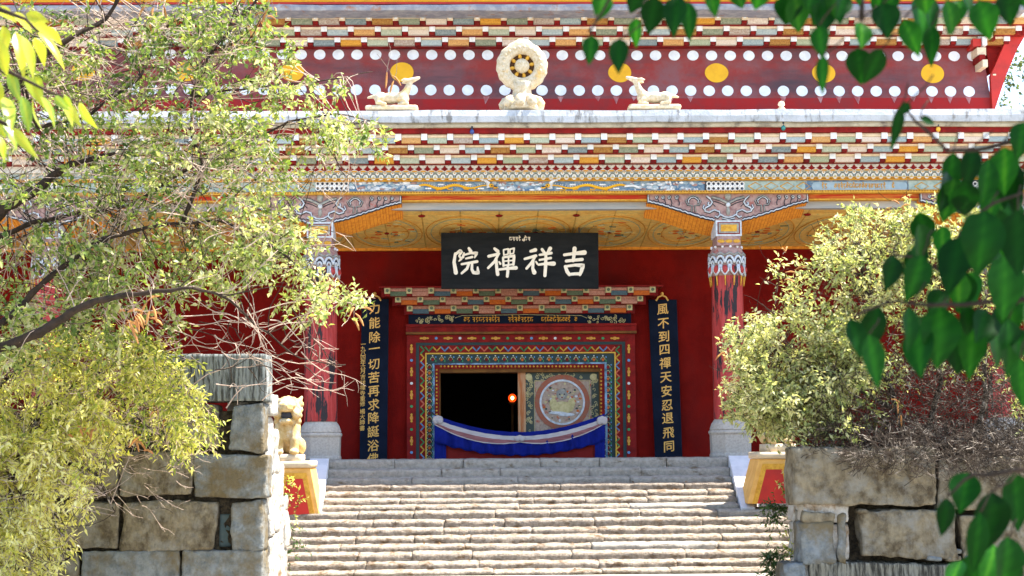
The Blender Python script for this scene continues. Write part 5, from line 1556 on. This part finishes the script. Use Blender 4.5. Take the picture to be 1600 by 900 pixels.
# shrub on the other wall
r = random.Random(13)
A = -6.2
sh_ = emp('leafy_shrub', P(1420, 712, A), 'pale leaved shrub with a tangle of dry twigs above the brown wall', 'shrub')
sh_.location.z = Z(712, YWL)
limbs = [([(1430, 715, A), (1400, 640, A), (1370, 540, A), (1350, 440, A), (1340, 380, A)], .045, .01), ([(1400, 640, A), (1310, 590, A - .1), (1230, 560, A - .2), (1170, 530, A - .2)], .03, .006),
         ([(1430, 715, A), (1470, 600, A), (1460, 480, A), (1440, 380, A)], .04, .008), ([(1520, 715, A), (1540, 620, A), (1540, 480, A), (1520, 380, A)], .04, .008), ([(1310, 590, A), (1240, 640, A - .3), (1190, 650, A - .4)], .018, .006),
         ([(1560, 715, A), (1620, 600, A), (1620, 450, A)], .04, .01)]
ya, yb = A - .9, A + .9
regions = [(1390, 400, 110, 78, 92, ya, yb, 5, 7, .6), (1300, 470, 80, 60, 30, ya, yb, 5, 7, .6), (1260, 560, 110, 72, 105, ya, yb, 5, 7, .55), (1195, 600, 62, 62, 42, ya, yb, 5, 7, .6), (1180, 535, 40, 34, 14, ya, yb, 4, 7, .65), (1370, 540, 120, 60, 48, ya, yb, 4, 6, .5),
           (1480, 380, 80, 70, 40, ya, yb, 4, 7, .6), (1560, 420, 70, 90, 36, ya, yb, 4, 7, .55), (1500, 540, 100, 50, 26, ya, yb, 4, 6, .5), (1240, 655, 60, 24, 22, ya, yb, 5, 7, .5), (1320, 630, 80, 40, 18, ya, yb, 4, 6, .45), (1620, 560, 60, 120, 26, ya, yb, 4, 7, .5), (1250, 610, 90, 56, 44, ya - .1, yb, 5, 7, .6), (1190, 620, 50, 46, 24, ya, yb, 5, 7, .65), (1270, 670, 60, 16, 20, ya - .1, A, 5, 7, .5),
           (1235, 430, 26, 26, 5, ya, yb, 3, 6, .7), (1160, 640, 30, 30, 8, ya, yb, 4, 6, .6)]
bare = [(1450, 640, 190, 85, 1250, ya - .1, yb, .42, .2, 1.5), (1470, 706, 160, 34, 420, -7.75, -7.0, .34, -.4, 1.4), (1480, 705, 150, 40, 500, ya - .25, A + .2, .36, -.3, 1.5), (1360, 690, 120, 40, 420, ya - .2, A + .2, .34, -.2, 1.4), (1560, 715, 70, 45, 330, ya - .3, A, .34, -.6, 1.4), (1330, 690, 80, 30, 60, ya - .1, A, .35, -.2, 1.2), (1380, 440, 110, 90, 60, ya, yb, .4, .9, .8), (1250, 480, 70, 60, 16, ya, yb, .4, 2.8, .6), (1150, 560, 40, 50, 7, ya, yb, .3, 2.9, .4)]
foliage(sh_, limbs, regions, r, M_TWIG2, M_TWIG2, L_SHRUB, .070, .030, .20, bare, .12, .006, 2.1, 1.0, [(1215, 400, A, 3), (1228, 430, A, 4), (1140, 540, A, 4), (1120, 550, A, 3), (1300, 380, A, 5), (1400, 320, A, 5), (1408, 635, A - .6, 6)])

# small plants in the side joints of the stairs
r = random.Random(14)
def tuft(px, py, Y, n, lab, m, ll, lw, group):
    p = P(px, py, Y)
    o = emp('wall_plant', p, lab, 'plant', group)
    lv, tw = Leaves(), MB()
    for i in range(n):
        d = (rvec(r) + Vector((0, -.5, .35))).normalized()
        sprig(lv, tw, p + Vector((r.uniform(-.05, .05), 0, r.uniform(-.16, .16))), d, r.uniform(.12, .28), 8, ll, lw, r, M_TWIG2, r.random(), .3, .003)
    tw.build('stem', o); lv.build('foliage', m, o)
tuft(447, 756, -4.95, 6, 'yellow green plant growing under the lion pier', L_BUSH, .06, .03, 'small plants along the stair edges')
tuft(459, 795, -4.75, 7, 'thin green plant lower on the stair edge beside the pale wall end', L_BUSH, .05, .022, 'small plants along the stair edges')
tuft(458, 850, -4.8, 14, 'sparse weed at the foot of the pale wall end', L_FERN, .05, .022, 'small plants along the stair edges')
tuft(1228, 756, -6.35, 12, 'yellowish plant between the stairs and the brown wall top', L_BUSH, .05, .025, 'small plants along the stair edges')
tuft(1213, 800, -6.0, 40, 'dark green plant halfway down the shaded stair edge', L_FERN, .06, .025, 'small plants along the stair edges')
tuft(1213, 882, -6.0, 46, 'dark fern at the shaded bottom of the stair edge', L_FERN, .09, .025, 'small plants along the stair edges')
tuft(1237, 845, -6.4, 8, 'bright green weed in the end joint of the brown wall', L_BUSH, .05, .025, 'small plants along the stair edges')

# distant tree beyond the corner of the hall
r = random.Random(15)
dt = emp('distant_tree', P(1650, 690, 14), 'loose pale green tree beyond the red corner board', 'tree')
dt.location.z = 0
foliage(dt, [([(1650, 720, 14), (1650, 500, 14), (1640, 300, 14), (1620, 180, 14), (1600, 110, 14)], .2, .03), ([(1640, 300, 14), (1700, 180, 14)], .08, .03)],
        [(1620, 150, 80, 55, 40, 12.5, 15.5, 4, 7, .6), (1640, 240, 90, 60, 40, 12.5, 15.5, 4, 7, .5), (1600, 110, 26, 22, 5, 12.5, 15, 4, 6, .6)], r, M_BARK, M_BARK, L_FAR, .15, .08, .5)

# near overhanging leaves, each with a real blade
class Blades:
    def __init__(s): s.v, s.f, s.t = [], [], []
    def add(s, base, tip, width, facing, tint, curl=.12, fold=.25):
        base, tip = Vector(base), Vector(tip)
        d = tip - base; L = d.length; d.normalize()
        side = d.cross(facing)
        if side.length < 1e-3: side = d.orthogonal()
        side.normalize(); nn = side.cross(d)
        k = len(s.v)
        N = 11
        for i in range(N):
            t = i / (N - 1)
            w = width * .5 * (math.sin(math.pi * t ** .74) ** .95) * (1 - .12 * t) * 1.04 if 0 < t < 1 else 0.0
            c = base + d * (L * t) - nn * (curl * L * (t - .3) ** 2)
            for q in (-1, -.5, 0, .5, 1):
                s.v.append(tuple(c + side * (w * q) + nn * (fold * w * abs(q) * (.8 + .2 * math.sin(t * 9 + tint * 5)))))
                s.t.append(min(1, tint * .75 + (.30 if q == 0 else 0) + .06 * math.sin(i * 2.6 + abs(q) * 5)))
        for i in range(N - 1):
            for j in range(4):
                a = k + i * 5 + j
                s.f.append((a, a + 1, a + 6, a + 5))
    def build(s, name, m, parent):
        me = bpy.data.meshes.new(name); me.from_pydata(s.v, [], s.f)
        me.polygons.foreach_set('use_smooth', [True] * len(s.f))
        a = me.attributes.new('tint', 'FLOAT', 'POINT'); a.data.foreach_set('value', s.t)
        me.materials.append(m)
        o = bpy.data.objects.new(name, me); COL.objects.link(o); adopt(o, parent)
        return o
r = random.Random(16)
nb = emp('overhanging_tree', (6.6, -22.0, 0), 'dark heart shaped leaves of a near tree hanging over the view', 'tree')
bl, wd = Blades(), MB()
D = -21.9
LS = [(925,55,920,102,32),(968,60,966,115,34),(995,28,993,75,28),(1025,-5,1012,55,45),(1060,-5,1050,55,42),(1075,2,1078,65,30),(1110,-14,1118,28,32),(1232,-8,1228,40,50),(1280,40,1284,90,35),(1286,86,1284,146,26),(1345,35,1347,76,38),
      (1340,75,1346,132,44),(1378,76,1350,132,42),(1380,5,1388,60,48),(1322,-12,1308,30,40),(1412,30,1437,86,38),(1456,40,1455,102,34),(1480,0,1492,56,46),(1530,0,1548,62,50),(1408,165,1394,236,24),(1420,160,1404,182,20),(1438,186,1462,194,20),
      (1490,238,1478,312,42),(1522,228,1508,302,40),(1546,248,1534,332,46),(1580,250,1586,332,52),(1397,398,1384,456,46),(1374,478,1345,560,46),(1328,498,1346,560,40),(1358,522,1371,608,52),(1420,478,1420,552,42),(1470,478,1465,577,66),(1520,498,1514,596,52),
      (1576,498,1581,592,62),(1570,398,1570,502,72),(1502,368,1478,462,62),(1442,398,1418,472,52),(1540,328,1528,432,72),(1590,328,1590,432,62),(1480,778,1472,840,32),(1512,738,1500,802,52),(1550,768,1545,862,62),(1532,800,1520,902,42),
      (1586,738,1590,832,62),(1576,838,1570,922,72),(945,-10,935,30,36),(1000,-20,985,22,40),(1150,-20,1160,14,40),(1190,-22,1180,16,40),(1270,-20,1262,14,40),(1440,-20,1450,22,46),(1570,-10,1580,40,50),(1600,190,1590,250,44),(1595,560,1600,640,50)]
for (bx, by, tx, ty, w) in LS:
    Yq = D + r.uniform(-.25, .25)
    a, b = P(bx, by, Yq), P(tx, ty, Yq + r.uniform(-.02, .02))
    f = (Vector((r.uniform(-.5, .5), -1, r.uniform(-.2, .5)))).normalized()
    bl.add(a, b, w * S(Yq) * r.uniform(.78, 1.0), f, r.random() ** 1.3, r.uniform(-.05, .40), r.uniform(.1, .6))
    wd.tube(wob(a, a + Vector((r.uniform(.01, .05), r.uniform(-.02, .02), r.uniform(.03, .06))), r, .1, 3), .0016, M_BARK, 4)
for (x0, x1, y0, y1, n) in ((1425, 1640, 310, 520, 46), (1470, 1640, 225, 340, 18), (1500, 1640, 760, 920, 10), (1240, 1600, -60, 10, 16)):
    for _ in range(n):
        Yq = D + r.uniform(0, .5)
        bx, by = r.uniform(x0, x1), r.uniform(y0, y1)
        w = r.uniform(30, 54)
        a = P(bx, by, Yq); b = P(bx + r.uniform(-24, 14), by + w * r.uniform(1.25, 1.6), Yq + r.uniform(-.06, .06))
        bl.add(a, b, w * S(Yq), Vector((r.uniform(-.8, .8), -1, r.uniform(-.4, .8))).normalized(), r.random(), r.uniform(.05, .25), r.uniform(.1, .4))
for pts in ([(1660, 370), (1600, 392), (1540, 410), (1480, 428), (1420, 400), (1395, 396)], [(1640, 470), (1560, 470), (1480, 476), (1400, 470), (1330, 496)], [(1660, 200), (1600, 215), (1540, 232), (1480, 236), (1430, 190), (1410, 164)],
            [(1660, 720), (1590, 735), (1520, 742), (1480, 776)], [(1700, -30), (1550, -20), (1400, -24), (1250, -20), (1100, -20), (960, -18), (920, 50)], [(1346, 30), (1350, -20)], [(1480, 428), (1500, 366), (1540, 326), (1600, 300)]):
    q = [P(a, b, D + .02 * math.sin(i * 2)) for i, (a, b) in enumerate(pts)]
    dense = []
    for i in range(len(q) - 1): dense += wob(q[i], q[i + 1], r, .04, 4)[:-1]
    dense.append(q[-1])
    wd.tube(dense, [.006 - .004 * i / len(dense) for i in range(len(dense))], M_BARK, 6)
wd.tube([(6.6, -22.0, 0), (6.5, -22.0, 1.6), (6.1, -22.0, 3.0), (4.6, -22.0, 4.1), (2.8, -21.9, 4.3), (1.4, -21.8, 4.2)], [.15, .13, .11, .07, .04, .02], M_BARK, 10)
for k_ in range(7):
    a = P(1700, 370 if k_ == 0 else 720 if k_ == 1 else 200 if k_ == 2 else -30, D) if k_ < 4 else Vector((r.uniform(.4, 2.6), -21.8 + r.uniform(-.8, .8), r.uniform(3.0, 3.6)))
    wd.tube(wob((5.2 - .4 * k_, -22.0, 3.8 + .05 * k_), a, r, .06, 6), [.013, .012, .010, .009, .008, .007, .006], M_BARK, 6)
for _ in range(1500):                                   # unseen crown leaves added overhead to shade the hanging leaves
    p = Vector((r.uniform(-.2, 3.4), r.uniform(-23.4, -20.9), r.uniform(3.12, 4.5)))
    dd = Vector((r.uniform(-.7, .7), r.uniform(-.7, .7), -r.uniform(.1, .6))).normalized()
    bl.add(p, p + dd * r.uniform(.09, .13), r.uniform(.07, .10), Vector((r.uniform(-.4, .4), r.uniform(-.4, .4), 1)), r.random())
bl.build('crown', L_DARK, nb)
wd.build('trunk', nb, smooth=True)

# sunlit yellow leaves hanging in from above
r = random.Random(17)
D = -20.0
yt = emp('yellow_leaved_tree', (-3.4, -20.0, 0), 'sunlit yellow leaves drooping from a near branch over the sprawling tree', 'tree')
bl, wd = Blades(), MB()
for (bx, by, tx, ty, w) in ((20,20,55,50,24),(40,22,78,34,22),(45,28,92,62,20),(60,48,106,104,20),(25,48,40,120,22),(35,55,58,122,26),(55,58,72,100,22),(5,40,10,90,26),(-8,60,14,120,30),(70,40,98,66,18),(15,110,30,160,22),(40,118,70,168,22),(55,118,66,150,18),(8,150,20,200,26),(35,150,48,208,24),(50,150,58,205,18),
                            (65,150,92,200,24),(85,150,105,172,16),(95,155,118,196,22),(112,165,122,196,18),(122,160,148,202,20),(100,150,112,170,16),(-10,180,8,215,26),(5,195,30,232,22),(20,200,55,246,20),(-5,210,10,250,20),(-12,120,5,170,24),(-10,10,25,30,24)):
    Yq = D + r.uniform(-.3, .3)
    bl.add(P(bx, by, Yq), P(tx, ty, Yq + r.uniform(-.1, .1)), w * .86 * S(Yq), Vector((r.uniform(-.7, .7), -.6, r.uniform(.1, 1.0))).normalized(), min(1, max(0, (.9 if by < 100 else .5) + r.uniform(-.4, .3))), .3, .25)
for pts in ([(-60, -40), (0, 15), (40, 30), (60, 50)], [(-60, 60), (-10, 100), (40, 125), (80, 145), (125, 160)], [(-60, 150), (-10, 185), (20, 200)]):
    q = [P(a, b, D) for a, b in pts]; wd.tube(q, [.012, .008, .005, .004, .003][:len(q)], M_BARK, 6)
wd.tube([(-3.4, -20, 0), (-3.4, -20, 2.2), (-3.0, -20, 3.6), (-1.9, -20, 3.2)], [.10, .08, .05, .02], M_BARK, 8)
wd.tube([P(-60, -40, D), (-3.0, -20, 3.6)], [.012, .03], M_BARK, 6); wd.tube([P(-60, 60, D), (-3.2, -20, 3.0)], [.012, .03], M_BARK, 6); wd.tube([P(-60, 150, D), (-3.3, -20, 2.7)], [.012, .03], M_BARK, 6)
for _ in range(60):
    p = Vector((r.uniform(-4.4, -2.6), r.uniform(-20.8, -19.2), r.uniform(2.6, 4.2)))
    dd = Vector((r.uniform(-.7, .7), r.uniform(-.7, .7), -.6)).normalized()
    bl.add(p, p + dd * .12, .05, Vector((0, -.3, 1)), r.random(), .3)
bl.build('crown', L_YEL, yt)
wd.build('trunk', yt, smooth=True)

# dry leaves caught on the treads
r = random.Random(18)
lv = Leaves()
for _ in range(150):
    i = r.randrange(3, len(steps_top)); yf, zt = steps_top[i]
    lv.add((r.uniform(-2.2, 3.6), yf + r.uniform(.14, .24), zt + .012), Vector((r.uniform(-1, 1), r.uniform(-1, 1), r.uniform(0, .3))), Vector((r.uniform(-.4, .4), r.uniform(-.4, .4), 1)), r.uniform(.03, .07), r.uniform(.02, .035), r.random())
tag(lv.build('fallen_leaves', L_DRY, None), None, kind='stuff')
